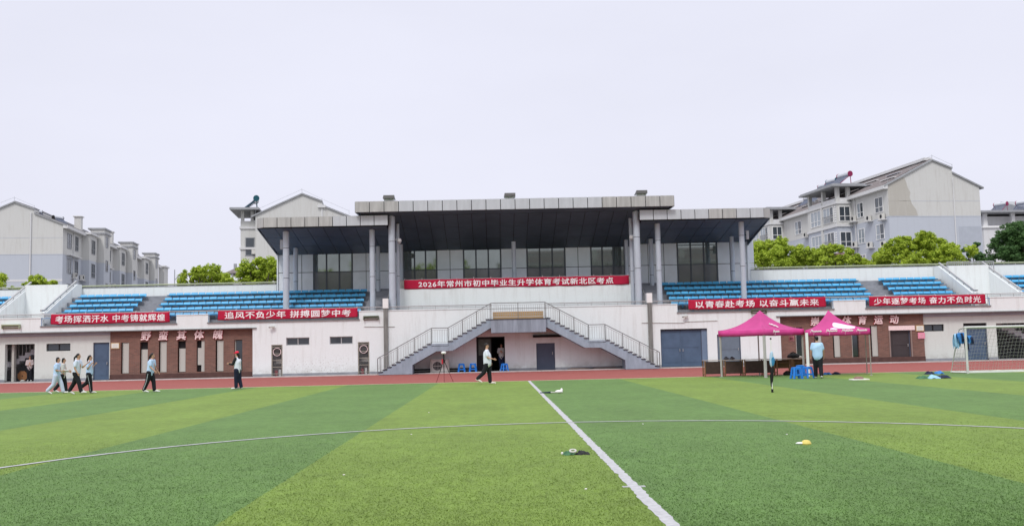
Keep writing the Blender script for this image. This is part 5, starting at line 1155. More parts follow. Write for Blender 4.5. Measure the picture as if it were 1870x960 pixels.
# ================================================================== PINK CANOPIES
M_PINKR = mat('canopy_roof_pink', (.66, .085, .33), .6, .10, 3)
def _tl(m):
    nt, b, N, L = nodes_of(m); tr = N('ShaderNodeBsdfTranslucent'); tr.inputs[0].default_value = (.75, .08, .36, 1); ms = N('ShaderNodeMixShader'); ms.inputs[0].default_value = .3
    L(b.outputs[0], ms.inputs[1]); L(tr.outputs[0], ms.inputs[2]); L(ms.outputs[0], nt.nodes['Material Output'].inputs[0])
_tl(M_PINKR)
def canopy(cx, cy, size, rz, label, apex, ze, zt, zp, legs, text, extra=None):
    t = thing('canopy_tent', (cx, cy, 0), label, 'canopy', 'pink pop up canopies', rz); h = size/2; n = 10
    cn = [(-h, -h), (h, -h), (h, h), (-h, h)]
    for i in range(4):                                   # four curved roof faces
        a, b = cn[i], cn[(i+1) % 4]; m = MB(); vs = []; fs = []
        for j in range(n+1):
            f = j/n; w = 1-f; zc = zt+(zp-zt)*(f**2.2*.84+f*.16)
            for k in range(n+1):
                g_ = k/n; ex, ey = a[0]+(b[0]-a[0])*g_, a[1]+(b[1]-a[1])*g_
                sag = -.07*math.sin(math.pi*g_)*math.sin(math.pi*min(1, f*1.2+.08))*w
                vs.append((ex*w+apex[0]*f, ey*w+apex[1]*f, zc+sag-.02*math.sin(math.pi*g_)*(1-f)))
        for j in range(n):
            for k in range(n): fs.append((j*(n+1)+k, j*(n+1)+k+1, (j+1)*(n+1)+k+1, (j+1)*(n+1)+k))
        m.add(vs, fs); o = m.part('roof_panel', M_PINKR, t, world=False, smooth=True); o.modifiers.new('thickness', 'SOLIDIFY').thickness = .006
        m = MB(); vs = []; nn = 16                        # valance
        for j in range(3):
            for k in range(nn+1):
                g_ = k/nn; ex, ey = a[0]+(b[0]-a[0])*g_, a[1]+(b[1]-a[1])*g_; L_ = math.hypot(ex, ey); o_ = .015*math.sin(g_*22+i)*j/2
                vs.append((ex*(1+o_/L_), ey*(1+o_/L_), zt-.004-.02*math.sin(math.pi*g_)-(zt-ze)*j/2-.012*abs(math.sin(g_*12))*(j == 2)))
        m.add(vs, [(j*(nn+1)+k, j*(nn+1)+k+1, (j+1)*(nn+1)+k+1, (j+1)*(nn+1)+k) for j in range(2) for k in range(nn)])
        o = m.part('valance', M_PINK, t, world=False, smooth=True); o.modifiers.new('thickness', 'SOLIDIFY').thickness = .005
    for (lx, ly, lm, w_) in legs:
        m = MB(); m.box(lx-w_, lx+w_, ly-w_, ly+w_, 0, ze+.12); o = m.part('leg', lm, t, world=False)
        m = MB(); m.box(lx-.06, lx+.06, ly-.06, ly+.06, 0, .012); m.part('foot_plate', M_GREYP, t, world=False, parent=o)
    for i in range(4):                                   # scissor truss under the eaves
        a, b = cn[i], cn[(i+1) % 4]; k_ = .97; m = MB(); q = 4
        for j in range(q):
            p0 = (a[0]+(b[0]-a[0])*j/q)*k_, (a[1]+(b[1]-a[1])*j/q)*k_; p1 = (a[0]+(b[0]-a[0])*(j+1)/q)*k_, (a[1]+(b[1]-a[1])*(j+1)/q)*k_
            m.bar((*p0, ze+.20), (*p1, ze-.02), .02, .025); m.bar((*p0, ze-.02), (*p1, ze+.20), .015, .025)
        m.part('truss', M_GREYP, t, world=False)
    m = MB(); m.cyl((apex[0], apex[1], ze+.1), (apex[0], apex[1], zp-.05), .02, n=6); m.part('centre_pole', M_GREYP, t, world=False)
    return t
def cursive(t, loc, s, rz=0, tilt=0, w=.022, flip=1):
    """brush lettering: a tall M stroke, a long descender and a run of small loops"""
    m = MB(); P = [[(-.42, -.06), (-.36, .08), (-.33, .16), (-.30, .02), (-.24, .15), (-.22, .02)], [(-.26, .03), (-.18, .05), (-.14, -.04), (-.18, -.26)], [(-.13, .03), (-.05, .07), (-.07, .0), (.02, .03), (.04, .08), (.06, .0), (.14, .03), (.16, .09), (.18, .01), (.27, .05), (.33, .08), (.30, .0), (.42, .05)]]
    for st_ in P:
        for a, b in zip(st_[:-1], st_[1:]): m.bar((a[0]*s, 0, a[1]*s), (b[0]*s, 0, b[1]*s), .01, w if st_ is not P[1] else w*1.6, up=(0, 1, 0)) if False else m.add([(a[0]*s, -.006, a[1]*s-w), (b[0]*s, -.006, b[1]*s-w), (b[0]*s+w*.3, -.006, b[1]*s+w), (a[0]*s+w*.3, -.006, a[1]*s+w), (a[0]*s, .0, a[1]*s-w), (b[0]*s, .0, b[1]*s-w), (b[0]*s, .0, b[1]*s+w), (a[0]*s, .0, a[1]*s+w)], [(0,1,2,3),(7,6,5,4),(0,4,5,1),(1,5,6,2),(2,6,7,3),(3,7,4,0)])
    o = m.part('lettering', M_TXT, t, world=False); o.location = loc; o.rotation_euler = (tilt, 0, rz); return o
# right canopy
C2Y = 43.2; xl, xr = at(1466, 605, C2Y-1.3)[0], at(1566, 605, C2Y-1.3)[0]
ZE, ZT = at(1530, 611, C2Y-1.4)[1], at(1530, 600.5, C2Y-1.4)[1]; ZP = at(1512, 566, C2Y)[1]
cx2 = at(1527, 600, C2Y)[0]; sz = 2.62
LG = M_WHITE; LD = mat('dim_leg', (.30, .27, .26), .5)
c2 = canopy(cx2, C2Y, sz, R(-17), 'bright pink canopy on the right with white lettering and a printed patch', (-.30, -.05), ZE, ZT, ZP, [(-1.27, -1.27, LG, .058), (1.27, -1.27, LD, .022), (1.27, 1.27, LD, .022), (-1.27, 1.27, LD, .022)], 0)
for k, u in enumerate((-.88, -.24, .40, .98)): cursive(c2, (u, -sz/2-.022, (ZE+ZT)/2+.03), .55 if k < 3 else .5)
# printed patch: plain pale rounded shape on the front roof face
def face_pt(u, f, apex, h, zt, zp):  # on front face
    w = 1-f; return (u*w*h+apex[0]*f, -h*w+apex[1]*f, zt+(zp-zt)*(f**2.2*.84+f*.16)+.012-.07*math.cos(u*math.pi/2)*math.sin(math.pi*min(1, f*1.2+.08))*w-.02*math.cos(u*math.pi/2)*w)
def patch(t, pts, apex, h, zt, zp, matl, lift=.0, name='printed_patch'):
    m = MB(); c = (sum(p[0] for p in pts)/len(pts), sum(p[1] for p in pts)/len(pts)); n = len(pts); K = 5; vs = []
    for j in range(K+1):
        for p in pts: u, f = c[0]+(p[0]-c[0])*j/K, c[1]+(p[1]-c[1])*j/K; q = face_pt(u, f, apex, h, zt, zp); vs.append((q[0], q[1]-.012-lift, q[2]+lift))
    m.add(vs, [(j*n+i, j*n+(i+1) % n, (j+1)*n+(i+1) % n, (j+1)*n+i) for j in range(K) for i in range(n)])
    o = m.part(name, matl, t, world=False); o.modifiers.new('thickness', 'SOLIDIFY').thickness = .004
ap2 = (-.30, -.05)
patch(c2, [(-.05, .47), (.0, .56), (.16, .60), (.40, .56), (.75, .44), (.92, .30), (.70, .17), (.45, .14), (.15, .28), (-.02, .38)], ap2, sz/2, ZT, ZP, mat('pale_pink_print', (.82, .62, .78), .6, .05))
patch(c2, [(.42, .50), (.66, .42), (.76, .32), (.60, .24), (.36, .32), (.34, .42)], ap2, sz/2, ZT, ZP, M_TXT, .004)
patch(c2, [(-.22, .28), (-.08, .34), (.06, .30), (.08, .20), (-.06, .16), (-.20, .19)], ap2, sz/2, ZT, ZP, mat('pale_pink_print', (.8, .6, .7)))
# left canopy, turned nearly corner on
C1Y = 43.6; ZE1, ZT1 = at(1390, 611.5, C1Y-1.6)[1], at(1390, 601, C1Y-1.6)[1]; ZP1 = at(1387, 566.5, C1Y)[1]; cx1 = at(1389, 600, C1Y)[0]
c1 = canopy(cx1, C1Y, 2.62, R(34), 'bright pink canopy on the left, turned corner forward over the desks', (.0, .0), ZE1, ZT1, ZP1, [(-1.25, -1.25, mat('grey_leg', (.45, .43, .42), .5), .045), (1.25, -1.25, mat('grey_leg', (.40, .38, .37), .5), .03), (1.25, 1.25, LD, .022), (-1.25, 1.25, mat('grey_leg', (.4, .4, .4)), .03)], 0)
# local front-right face of the left canopy carries small lettering
a_ = R(43); 
o = cursive(c1, (-.55, -1.31-.02, (ZE1+ZT1)/2), .48)
m = MB(); q = [(-.10, 0, .22), (-.03, 0, .12), (.03, 0, .18), (.07, 0, .03), (.14, 0, .08), (.20, 0, -.08)]
for a, b in zip(q[:-1], q[1:]): m.bar(a, b, .03, .05)
o = m.part('roof_mark', M_TXT, c1, world=False); fp = face_pt(-.1, .40, (0, 0), 1.31, ZT1, ZP1); o.location = (fp[0], fp[1]-.03, fp[2]+.02); o.rotation_euler = (R(-55), 0, 0)
# pink sign hanging by the canopies
x, z = at(1445, 618, C1Y+.4); t = thing('hanging_sign', (x, C1Y+.4, z), 'small square pink sign hanging between the two canopies', 'sign')
m = MB(); m.box(x-.12, x+.12, C1Y+.39, C1Y+.41, z-.12, z+.12); m.part('board', M_PINKS, t); m = MB(); m.cyl((x, C1Y+.4, z+.12), (x, C1Y+.4, z+.38), .005, n=4); m.part('cord', M_WHITE, t)
m = MB()
for k in (0, 1): m.box(x-.07, x+.07, C1Y+.382, C1Y+.388, z-.03+.05*k, z-.01+.05*k)
m.part('print', M_MAROON, t)

# ================================================================== CORNER FLAG, GOAL, TRIPOD
x, y = gnd(1410.5, 716); t = thing('corner_flag', (x, y, 0), 'thin corner flag pole with a furled white, blue and black flag', 'flag'); zt = at(1411, 618, y)[1]
m = MB(); m.cyl((x, y, 0), (x+.02, y, zt), .012, n=8); m.part('pole', M_WHITE, t); m = MB(); m.cyl((x, y, 0), (x, y, .1), .035, n=8); m.part('base', M_BLACK, t)
def furl(za, zb, r0, r1, matl, name, seed, dx0=.0, dx1=.0):
    m = MB(); n = 12; K = 9; vs = []; rr = random.Random(seed)
    for j in range(K+1):
        f = j/K; z = za+(zb-za)*f; r = (r0+(r1-r0)*f)*math.sin(math.pi*(f*.88+.08))**.6
        for i in range(n): a = 2*math.pi*i/n; q = r*(1+.35*math.sin(4*a+f*3+seed)); vs.append((x+dx0+(dx1-dx0)*f+q*math.cos(a), y+q*.5*math.sin(a), z))
    m.add(vs, [(j*n+i, j*n+(i+1) % n, (j+1)*n+(i+1) % n, (j+1)*n+i) for j in range(K) for i in range(n)]+[tuple(range(n)), tuple(range(K*n+n-1, K*n-1, -1))]); m.part(name, matl, t, smooth=True)
zf = lambda py: at(1411, py, y)[1]
furl(zf(669), zf(641), .04, .06, mat('flag_pale', (.45, .62, .80), .7, .2, 12), 'flag_cloth', 1, .0, .03); furl(zf(668), zf(650), .05, .07, mat('flag_blue', (.05, .25, .50), .7, .2, 12), 'flag_cloth', 2, .04, .05)
furl(zf(706), zf(666), .03, .06, M_BLACK, 'flag_cloth', 3, -.02, .03); m = MB(); m.ball((x+.02, y, zt), .03); m.part('finial', M_BLACK, t)
# goal
gx, gy = gnd(1767.5, 681.5); gz = at(1764, 597.5, gy)[1]; GW = 6.0; GD = 1.15
t = thing('football_goal', (gx+GW/2, gy+.5, 0), 'white football goal with net, cut off by the right picture edge', 'goal'); PW = .05
for xx in (gx, gx+GW): m = MB(); m.cyl((xx, gy, 0), (xx, gy, gz), PW, n=12); m.part('post', mat('goal_paint', (.62, .62, .61), .5), t)
m = MB(); m.cyl((gx-PW, gy, gz), (gx+GW+PW, gy, gz), PW, n=12); m.part('crossbar', mat('goal_paint', (.62, .62, .61), .5), t)
for xx, s in ((gx, -1), (gx+GW, 1)):
    bxx = xx+s*.0; rx, ry = (gnd(1736, 680.5) if s < 0 else (gx+GW+.7, gy+.2)); ry = gy+GD
    rx = at(1737, 680, ry)[0] if s < 0 else gx+GW+.0
    m = MB(); m.cyl((rx, ry, .03), (xx, gy+.55, gz*.96), .022, n=8); m.cyl((xx, gy+.55, gz*.96), (xx, gy, gz), .022, n=8); m.part('back_stay', M_GREYP, t)
    m = MB(); m.cyl((xx, gy, .04), (rx, ry, .04), .035, n=8); m.part('side_base', M_WHITE, t)
m = MB(); m.cyl((at(1737, 680, gy+GD)[0], gy+GD, .04), (gx+GW, gy+GD, .04), .03, n=8); m.part('ground_bar', M_WHITE, t)
m = MB(); m.box(gx, gx+GW, gy+.02, gy+.06, .02, .07); m.part('front_ground_bar', M_WHITE, t)
net = MB(); rxx = at(1737, 680, gy+GD)[0]; r_ = .0048
def nl(a, b, sag=.0, seg=4):
    a, b = Vector(a), Vector(b)
    for k in range(seg):
        p = a.lerp(b, k/seg); q = a.lerp(b, (k+1)/seg); p.y += sag*math.sin(math.pi*k/seg); q.y += sag*math.sin(math.pi*(k+1)/seg); net.cyl(p, q, r_, n=3, cap=False)
NX = 42
for i in range(NX+1):
    f = i/NX; x0n = gx+GW*f; xb_ = rxx+(gx+GW-rxx)*f; w = .03*math.sin(i*1.7)
    nl((x0n, gy+.45, gz-.02), (xb_+w, gy+GD, .05), .10+.05*math.sin(i*.9))
for j in range(13):
    f = (j+.5)/13; z = gz*(1-f); yb = gy+.45+(GD-.45)*f; xa_ = gx+(rxx-gx)*f
    for k in range(12): 
        p = Vector((xa_+(gx+GW-xa_)*k/12, yb+.10*math.sin(math.pi*f), z-.02*math.sin(k*2.1))); q = Vector((xa_+(gx+GW-xa_)*(k+1)/12, yb+.10*math.sin(math.pi*f), z-.02*math.sin((k+1)*2.1))); net.cyl(p, q, r_, n=3, cap=False)
for j in range(6): f = (j+.5)/6; net.cyl((gx, gy+.03, gz*.5*(1-f)), (gx+(rxx-gx)*(.55+.45*f), gy+GD*(.55+.45*f), gz*.5*(1-f)*.96), r_, n=3)
for j in range(5): f = (j+1)/6; net.cyl((gx+(rxx-gx)*f, gy+GD*f, .05), (gx+(rxx-gx)*f*.7, gy+GD*f*.75, gz*.45), r_, n=3)
net.part('net', mat('net_cord', (.42, .42, .41), .8, 0), t, kind='stuff')
def cloth_lump(loc, sx, sy, h, mats, label, name, cat, seed, rz=0, drape=False):
    """crumpled garment: folded height field with colour patches"""
    t = thing(name, loc, label, cat, None, rz); rr = np.random.default_rng(seed); n = 26; m = len(mats); 
    ph = rr.uniform(0, 6.3, 8)
    for q in range(m):
        b = MB(); vs = []; fs = []; ox = (q-(m-1)/2)*sx*1.15/m; lx = sx*(.62 if m > 1 else 1); 
        for j in range(n+1):
            for i in range(n+1):
                u, v = i/n*2-1, j/n*2-1; rd = min(1, math.hypot(u, v)/ (1+.18*math.sin(3*math.atan2(v, u)+ph[q % 8])+.1*math.sin(5*math.atan2(v, u)+ph[(q+3) % 8])))
                hh = h*(1-rd**2.2)*(.65+.25*math.sin(u*5+ph[q % 8])*math.cos(v*4+ph[(q+1) % 8])+.18*math.sin(u*11+v*7+ph[(q+2) % 8]))
                vs.append((ox+u*lx*.5, v*sy*.5+.06*sy*math.sin(u*4+ph[3]), max(.004+.002*q, hh+.006*q) if rd < 1 else -.02))
        for j in range(n):
            for i in range(n): fs.append((j*(n+1)+i, j*(n+1)+i+1, (j+1)*(n+1)+i+1, (j+1)*(n+1)+i))
        b.add(vs, fs); b.part('fold', mats[q], t, world=False, smooth=True)
    return t
M_CB = mat('cloth_blue', (.05, .22, .55), .8, .25, 14); M_CL = mat('cloth_light_blue', (.30, .52, .72), .8, .2, 14); M_CN = mat('cloth_navy', (.012, .02, .055), .8, .2, 10); M_CG = mat('cloth_green', (.06, .16, .08), .8, .3, 10)
x, y = gnd(1706, 682.5); cloth_lump((x, y, 0), .72, .45, .15, [M_CN, M_CB], 'blue and navy jacket heap nearest the goal post', 'clothes_pile', 'clothes', 1)
x, y = gnd(1704, 690.5); cloth_lump((x, y, 0), .95, .5, .14, [M_CG, M_CL, M_CN], 'flat heap of green, light blue and black clothes in front of the goal', 'clothes_pile', 'clothes', 2)
x, y = gnd(1519, 683.5); cloth_lump((x, y, 0), .66, .4, .13, [M_CB, M_CN], 'blue and black clothes heap right of the man in light blue', 'clothes_pile', 'clothes', 3)
x, y = gnd(1051, 829); cloth_lump((x, y, 0), .33, .24, .06, [M_CG, M_BLACK], 'dark green bib with a pale ring lying left of the halfway line', 'bib', 'bib', 4)
m = MB(); n = 20
for i in range(n): a, b = 2*math.pi*i/n, 2*math.pi*(i+1)/n; m.add([(.055*math.cos(a), .05*math.sin(a), .0), (.055*math.cos(b), .05*math.sin(b), .0), (.028*math.cos(b), .024*math.sin(b), .0), (.028*math.cos(a), .024*math.sin(a), .0), (.055*math.cos(a), .05*math.sin(a), .012), (.055*math.cos(b), .05*math.sin(b), .012), (.028*math.cos(b), .024*math.sin(b), .012), (.028*math.cos(a), .024*math.sin(a), .012)], [(4,5,6,7),(0,1,5,4),(3,2,6,7)])
m.top('paper_ring', M_GREYP, (x-.04, y-.05, .052), 'pale ring on top of the dark green bib', 'ring').rotation_euler = (R(24), 0, 0)
m = MB(); m.ball((0, 0, .02), (.018, .018, .02), 10, 6); m.top('small_bottle_cap', M_TXT, (x-.19, y, 0), 'tiny white blob at the left end of the dark green bib', 'cap')
# racket-like bag on the grass: white shuttle bag with dark handle
x, y = gnd(1018, 718); t = thing('water_bottle_bag', (x, y, 0), 'white crumpled bag on the grass right of the far halfway line', 'bag')
m = MB(); m.ball((.05, 0, .06), (.13, .07, .055), 12, 7); m.ball((.14, .02, .10), (.045, .04, .07), 8, 6); m.part('body', M_TXT, t, world=False, smooth=True)
x, y = gnd(1000, 718); t = thing('umbrella', (x, y, 0), 'small folded dark umbrella lying left of the white crumpled bag', 'umbrella')
m = MB(); m.cyl((-.25, 0, .03), (.1, 0, .035), .012, .03, 8); m.part('canopy_cloth', M_CN, t, world=False); m = MB(); m.cyl((.1, 0, .035), (.3, 0, .03), .022, n=8); m.part('sleeve', M_GREYP, t, world=False)
# yellow cone lying
x, y = gnd(1470, 811); t = thing('marker_disc', (x, y, 0), 'yellow and white marker lying alone on the right half', 'marker')
m = MB(); m.lathe([(.02, .07), (.055, .055), (.075, .02), (.07, .0), (.0, .0)], (.02, 0, 0)); m.part('cap', mat('yellow_plastic', (.72, .58, .16), .5, .05), t, world=False); m = MB(); m.ball((-.07, 0, .02), (.07, .035, .02), 10, 6); m.part('rim', M_WHITE, t, world=False)
# white board with brown heap near the right touchline
x, y = gnd(1569, 693); t = thing('landing_board', (x, y, 0), 'white board with a brown sandbag on the grass right of the canopies', 'board')
m = MB(); m.box(-.32, .32, -.22, .22, .0, .035); m.part('board', M_TXT, t, world=False); m = MB(); m.ball((0, .05, .06), (.2, .12, .07), 12, 6); m.part('sandbag', mat('sandbag', (.25, .15, .13), .9, .2, 8), t, world=False, smooth=True)
# specks of litter
for i, (px, py) in enumerate(((783, 753), (1174, 774), (628, 867), (1070, 893), (751, 793), (1437, 793))):
    x, y = gnd(px, py); s = .013; m = MB(); m.ball((0, 0, s*.5), (s*1.3, s, s*.55), 7, 5); m.top('paper_scrap', M_TXT, (x, y, 0), ['white paper scrap on the far light stripe left of the halfway line', 'white paper scrap just below the circle line right of the halfway line', 'white paper scrap on the lower left light stripe', 'white paper scrap nearest the camera beside the halfway line', 'white paper scrap just above the circle line on the light stripe', 'white paper scrap near the circle line at right'][i], 'litter', 'white scraps on the turf')
# survey receiver on a tripod
x, y = gnd(811, 697.5); zt = at(811, 641.5, y)[1]; t = thing('survey_tripod', (x, y, 0), 'white disc receiver on a black and red tripod at the track edge', 'tripod')
zh = zt-.42
for i, (ox, oy) in enumerate(((-.35, -.05), (.42, .05), (.03, -.42))):
    m = MB(); m.bar((x+ox*.05, y+oy*.05, zh), (x+ox*.55, y+oy*.55, zh*.45), .045, .03); o = m.part('leg', M_BLACK, t); m = MB(); m.bar((x+ox*.55, y+oy*.55, zh*.45), (x+ox, y+oy, 0), .03, .022); m.part('leg_section', mat('red_black_leg', (.16, .02, .025), .5), t, parent=o)
m = MB(); m.cyl((x, y, zh-.1), (x, y, zh+.05), .07, n=12); m.part('tripod_head', M_BLACK, t); m = MB(); m.cyl((x, y, zh), (x, y, zt-.1), .035, n=10); m.part('pole', M_BLACK, t)
m = MB(); m.box(x-.10, x-.03, y-.06, y, zh-.14, zh+.08); m.part('controller', M_LRED, t); m = MB(); m.lathe([(0, 0), (.09, .0), (.115, .03), (.11, .09), (.07, .115), (0, .12)], (x, y, zt-.11), 20); m.part('receiver', M_WHITE, t, smooth=True)
# litter at the wall foot on the right: planks
for i, (px, w_, lab) in enumerate(((1060, 1.6, 'weathered plank lying at the wall foot under the right flight'), (1105, 1.9, 'longer weathered plank lying at the wall foot near the low end of the right flight'))):
    x, _ = at(px, 672, 61.6); t = thing('plank', (x, 61.6, .06), lab, 'plank', 'planks at the wall foot'); m = MB(); m.box(-w_/2, w_/2, -.12, .12, 0, .05); m.box(-w_/2+.2, w_/2-.3, -.06, .1, .052, .09); m.part('board', mat('old_plank', (.22, .17, .15), .9, .25, 5), t, world=False)
# round wooden board and bag in the left opening
x, z = at(41, 682, 63.2); t = thing('wooden_board', (x, 63.2, .06), 'eight sided wooden board leaning inside the far left opening', 'board'); m = MB()
P = [(x+.33*math.cos(R(22.5+45*i)), .40+.33*math.sin(R(22.5+45*i))) for i in range(8)]; m.prism(P, 63.2, 63.24); m.part('panel', mat('orange_wood', (.30, .14, .06), .6, .15, 6), t); m = MB(); m.cyl((x, 63.19, .4), (x, 63.2, .4), .04, n=10); m.part('hole', M_BLACK, t)
x, z = at(42, 697, 62.6); bag(x, 62.5, .06, .14, 'small white bag at the foot of the wooden board', M_GREYP)

# ================================================================== PEOPLE
M_SKIN = mat('skin', (.50, .29, .20), .55, .04, 10); M_HAIR = mat('black_hair', (.012, .010, .010), .45, .2, 30)
M_SHOE = mat('white_shoe', (.72, .72, .72), .6, .05); M_SOLE = mat('shoe_sole', (.55, .35, .28), .7)
M_TRB = mat('black_trousers', (.012, .013, .018), .85, .2, 8); M_TRP = mat('pale_trousers', (.56, .62, .80), .85, .06, 8)
M_SHB = mat('light_blue_shirt', (.50, .66, .92), .85, .08, 6); M_SHP = mat('pale_blue_shirt', (.64, .70, .86), .85, .06, 6); M_SHW = mat('white_shirt', (.72, .75, .86), .85, .05, 6); M_SHG = mat('grey_white_top', (.55, .55, .54), .85, .06, 6)
M_STRP = mat('trouser_stripe', (.65, .70, .78), .8); M_EYE = mat('eye_dark', (.02, .015, .015), .4); M_LIP = mat('lips', (.38, .14, .12), .5)
def remeshed(mb, vox, smooth_it=4):
    me = mb.mesh('tmp', [], fix=True); o = bpy.data.objects.new('tmp', me); COL.objects.link(o)
    md = o.modifiers.new('r', 'REMESH'); md.mode = 'VOXEL'; md.voxel_size = vox; md.use_smooth_shade = True
    sm = o.modifiers.new('s', 'SMOOTH'); sm.iterations = smooth_it; sm.factor = .5
    dg = bpy.context.evaluated_depsgraph_get(); r = bpy.data.meshes.new_from_object(o.evaluated_get(dg)); COL.objects.unlink(o); bpy.data.objects.remove(o); return r
def person(loc, yaw, Ht, label, shirt, trousers, pose, hair='ponytail', sleeves='short', cap=None, stripe=False, shoes=None, group=None, arms_mat=None, girth=1.0, glasses=False):
    """pose: dict of degrees. hip/knee (L,R), shoulder/elbow (L,R) flexion forward, abd, lean, head turn"""
    t = thing('person', loc, label, 'person', group, yaw); s = Ht
    g = lambda k, d: pose.get(k, d)
    lean = R(g('lean', 3)); up = Vector((math.sin(lean), 0, math.cos(lean))); P = Vector((0, 0, .50*s))
    LEG = []
    for i, sy in ((0, 1), (1, -1)):
        h = P+Vector((0, sy*.052*s, -.012*s)); a = R(g('hip', (5, -5))[i]); k = R(g('knee', (8, 8))[i])
        kn = h+.235*s*Vector((math.sin(a), 0, -math.cos(a))); an = kn+.225*s*Vector((math.sin(a-k), 0, -math.cos(a-k)))
        f = R(g('foot', (0, 0))[i]); to = an+Vector((.13*s*math.cos(f), sy*.012*s, -.02*s+.13*s*math.sin(f))); LEG.append((h, kn, an, to))
    low = min(min(L_[2].z-.036*s, L_[3].z-.012*s) for L_ in LEG); dz = Vector((0, 0, -low))
    P += dz; LEG = [tuple(p+dz for p in L_) for L_ in LEG]
    ch = P+.19*s*up; nb = P+.315*s*up; hd_dir = Vector((math.sin(lean*.5+R(g('nod', 0))), 0, math.cos(lean*.5+R(g('nod', 0))))); nk = nb+.035*s*up; hc = nk+.062*s*hd_dir
    ARM = []
    for i, sy in ((0, 1), (1, -1)):
        sh = nb+Vector((0, sy*.098*s, -.022*s)); a = R(g('sho', (0, 0))[i]); b = R(g('abd', (10, 10))[i]); e = R(g('elb', (15, 15))[i]); inn = R(g('inn', (0, 0))[i])
        el = sh+.165*s*Vector((math.sin(a)*math.cos(b), sy*math.sin(b), -math.cos(a)*math.cos(b)))
        wr = el+.14*s*Vector((math.sin(a+e)*math.cos(inn), -sy*math.sin(inn)+sy*.05, -math.cos(a+e)*math.cos(inn))); ARM.append((sh, el, wr, (wr-el).normalized()))
    turn = R(g('turn', 0)); rot = Matrix.Rotation(turn, 3, 'Z'); hl = lambda x, y, z: hc+rot @ Vector((x*s, y*s, z*s))
    # body: one continuous surface
    m = MB()
    m.cap(P+Vector((0, .02*s, 0)), P+Vector((0, -.02*s, 0)), .07*s, .07*s); m.cap(P, ch, .072*s, .085*s); m.cap(ch+Vector((0, .03*s, 0)), nb+Vector((0, .045*s, -.035*s)), .062*s, .048*s); m.cap(ch+Vector((0, -.03*s, 0)), nb+Vector((0, -.045*s, -.035*s)), .062*s, .048*s)
    m.cap(nb-.02*s*up, nk+.02*s*hd_dir, .038*s, .031*s)
    m.ball(hl(0, 0, .012), (.047*s, .041*s, .056*s), 14, 10, rot=rot); m.ball(hl(.014, 0, -.026), (.034*s, .031*s, .032*s), 12, 8, rot=rot)
    m.cap(hl(.046, 0, .004), hl(.057, 0, -.012), .007*s, .009*s, 8)                    # nose
    for sy in (1, -1): m.ball(hl(-.004, sy*.042, -.002), (.011*s, .006*s, .016*s), 8, 6, rot=rot)    # ears
    for (h, kn, an, to) in LEG: m.cap(h, kn, .062*s, .042*s); m.cap(kn, an, .040*s, .024*s); m.cap(an-Vector((.02*s, 0, .012*s)), to-Vector((.02*s, 0, 0)), .02*s, .015*s, 8)
    for (sh, el, wr, d) in ARM: m.cap(sh, el, .030*s, .023*s); m.cap(el, wr, .023*s, .016*s); m.cap(wr, wr+.03*s*d, .015*s, .017*s, 8); m.cap(wr+.03*s*d, wr+.05*s*d, .018*s, .014*s, 8)
    body = remeshed(m, .0135*s, 3); body.materials.append(M_SKIN); body.materials.append(M_EYE); body.materials.append(M_LIP)
    # fingers, eyes and mouth join the body mesh
    ex = MB()
    for i, (sh, el, wr, d) in enumerate(ARM):
        side = Vector((0, 1, 0)).cross(d); side = side.normalized() if side.length > .1 else Vector((1, 0, 0)); pal = wr+.055*s*d; lat = d.cross(side).normalized(); sg = 1 if i == 0 else -1
        for q, (off, ln) in enumerate(((-.012, .030), (-.004, .036), (.004, .034), (.012, .026))):
            a0 = pal+side*off*s; a1 = a0+d*ln*s*.55; c_ = (d*.55-lat*sg*.75).normalized() if g('curl', 1) else d; a2 = a1+c_*ln*s*.5; ex.cap(a0-d*.012*s, a1, .0048*s, .0044*s, 6); ex.cap(a1, a2, .0044*s, .0036*s, 6)
        th = wr+.022*s*d-side*.012*s; th2 = th+(d*.6-side*.8).normalized()*.026*s; ex.cap(th, th2, .0062*s, .005*s, 6); ex.cap(th2, th2+d*.018*s, .005*s, .004*s, 6)
    for sy in (1, -1): ex.ball(hl(.043, sy*.017, .010), (.005*s, .0065*s, .0035*s), 8, 5, 1, rot=rot); ex.add([hl(.0455, sy*.009, .0215), hl(.043, sy*.026, .0215), hl(.043, sy*.026, .0245), hl(.046, sy*.009, .0245), hl(.03, sy*.009, .0215), hl(.03, sy*.026, .0215), hl(.03, sy*.026, .0245), hl(.03, sy*.009, .0245)], [(0,1,2,3),(0,4,5,1),(3,2,6,7),(0,3,7,4),(1,5,6,2)], 1)
    ex.ball(hl(.044, 0, -.030), (.004*s, .012*s, .0035*s), 8, 5, 2, rot=rot)
    b = bmesh.new(); b.from_mesh(body); e2 = ex.mesh('x', [M_SKIN, M_EYE, M_LIP], fix=True); b.from_mesh(e2); b.to_mesh(body); b.free(); bpy.data.meshes.remove(e2)
    body.polygons.foreach_set('use_smooth', [True]*len(body.polygons)); body.name = 'body'; o = bpy.data.objects.new('body', body); COL.objects.link(o); o.parent = t
    def put(mb, name, mt, vox=.0145, it=4):
        me = remeshed(mb, vox*s, it); me.materials.append(mt); me.name = name; o = bpy.data.objects.new(name, me); COL.objects.link(o); o.parent = t; return o
    gw = girth
    m = MB()                                                              # shirt
    m.cap(P+Vector((0, .028*s, -.015*s)), ch+Vector((0, .03*s, 0)), .082*s*gw, .080*s*gw); m.cap(P+Vector((0, -.028*s, -.015*s)), ch+Vector((0, -.03*s, 0)), .082*s*gw, .080*s*gw)
    m.cap(ch+Vector((0, .035*s, 0)), nb+Vector((0, .05*s, -.04*s)), .074*s*gw, .054*s); m.cap(ch+Vector((0, -.035*s, 0)), nb+Vector((0, -.05*s, -.04*s)), .074*s*gw, .054*s); m.cap(nb-.04*s*up, nb-.004*s*up, .05*s, .042*s)
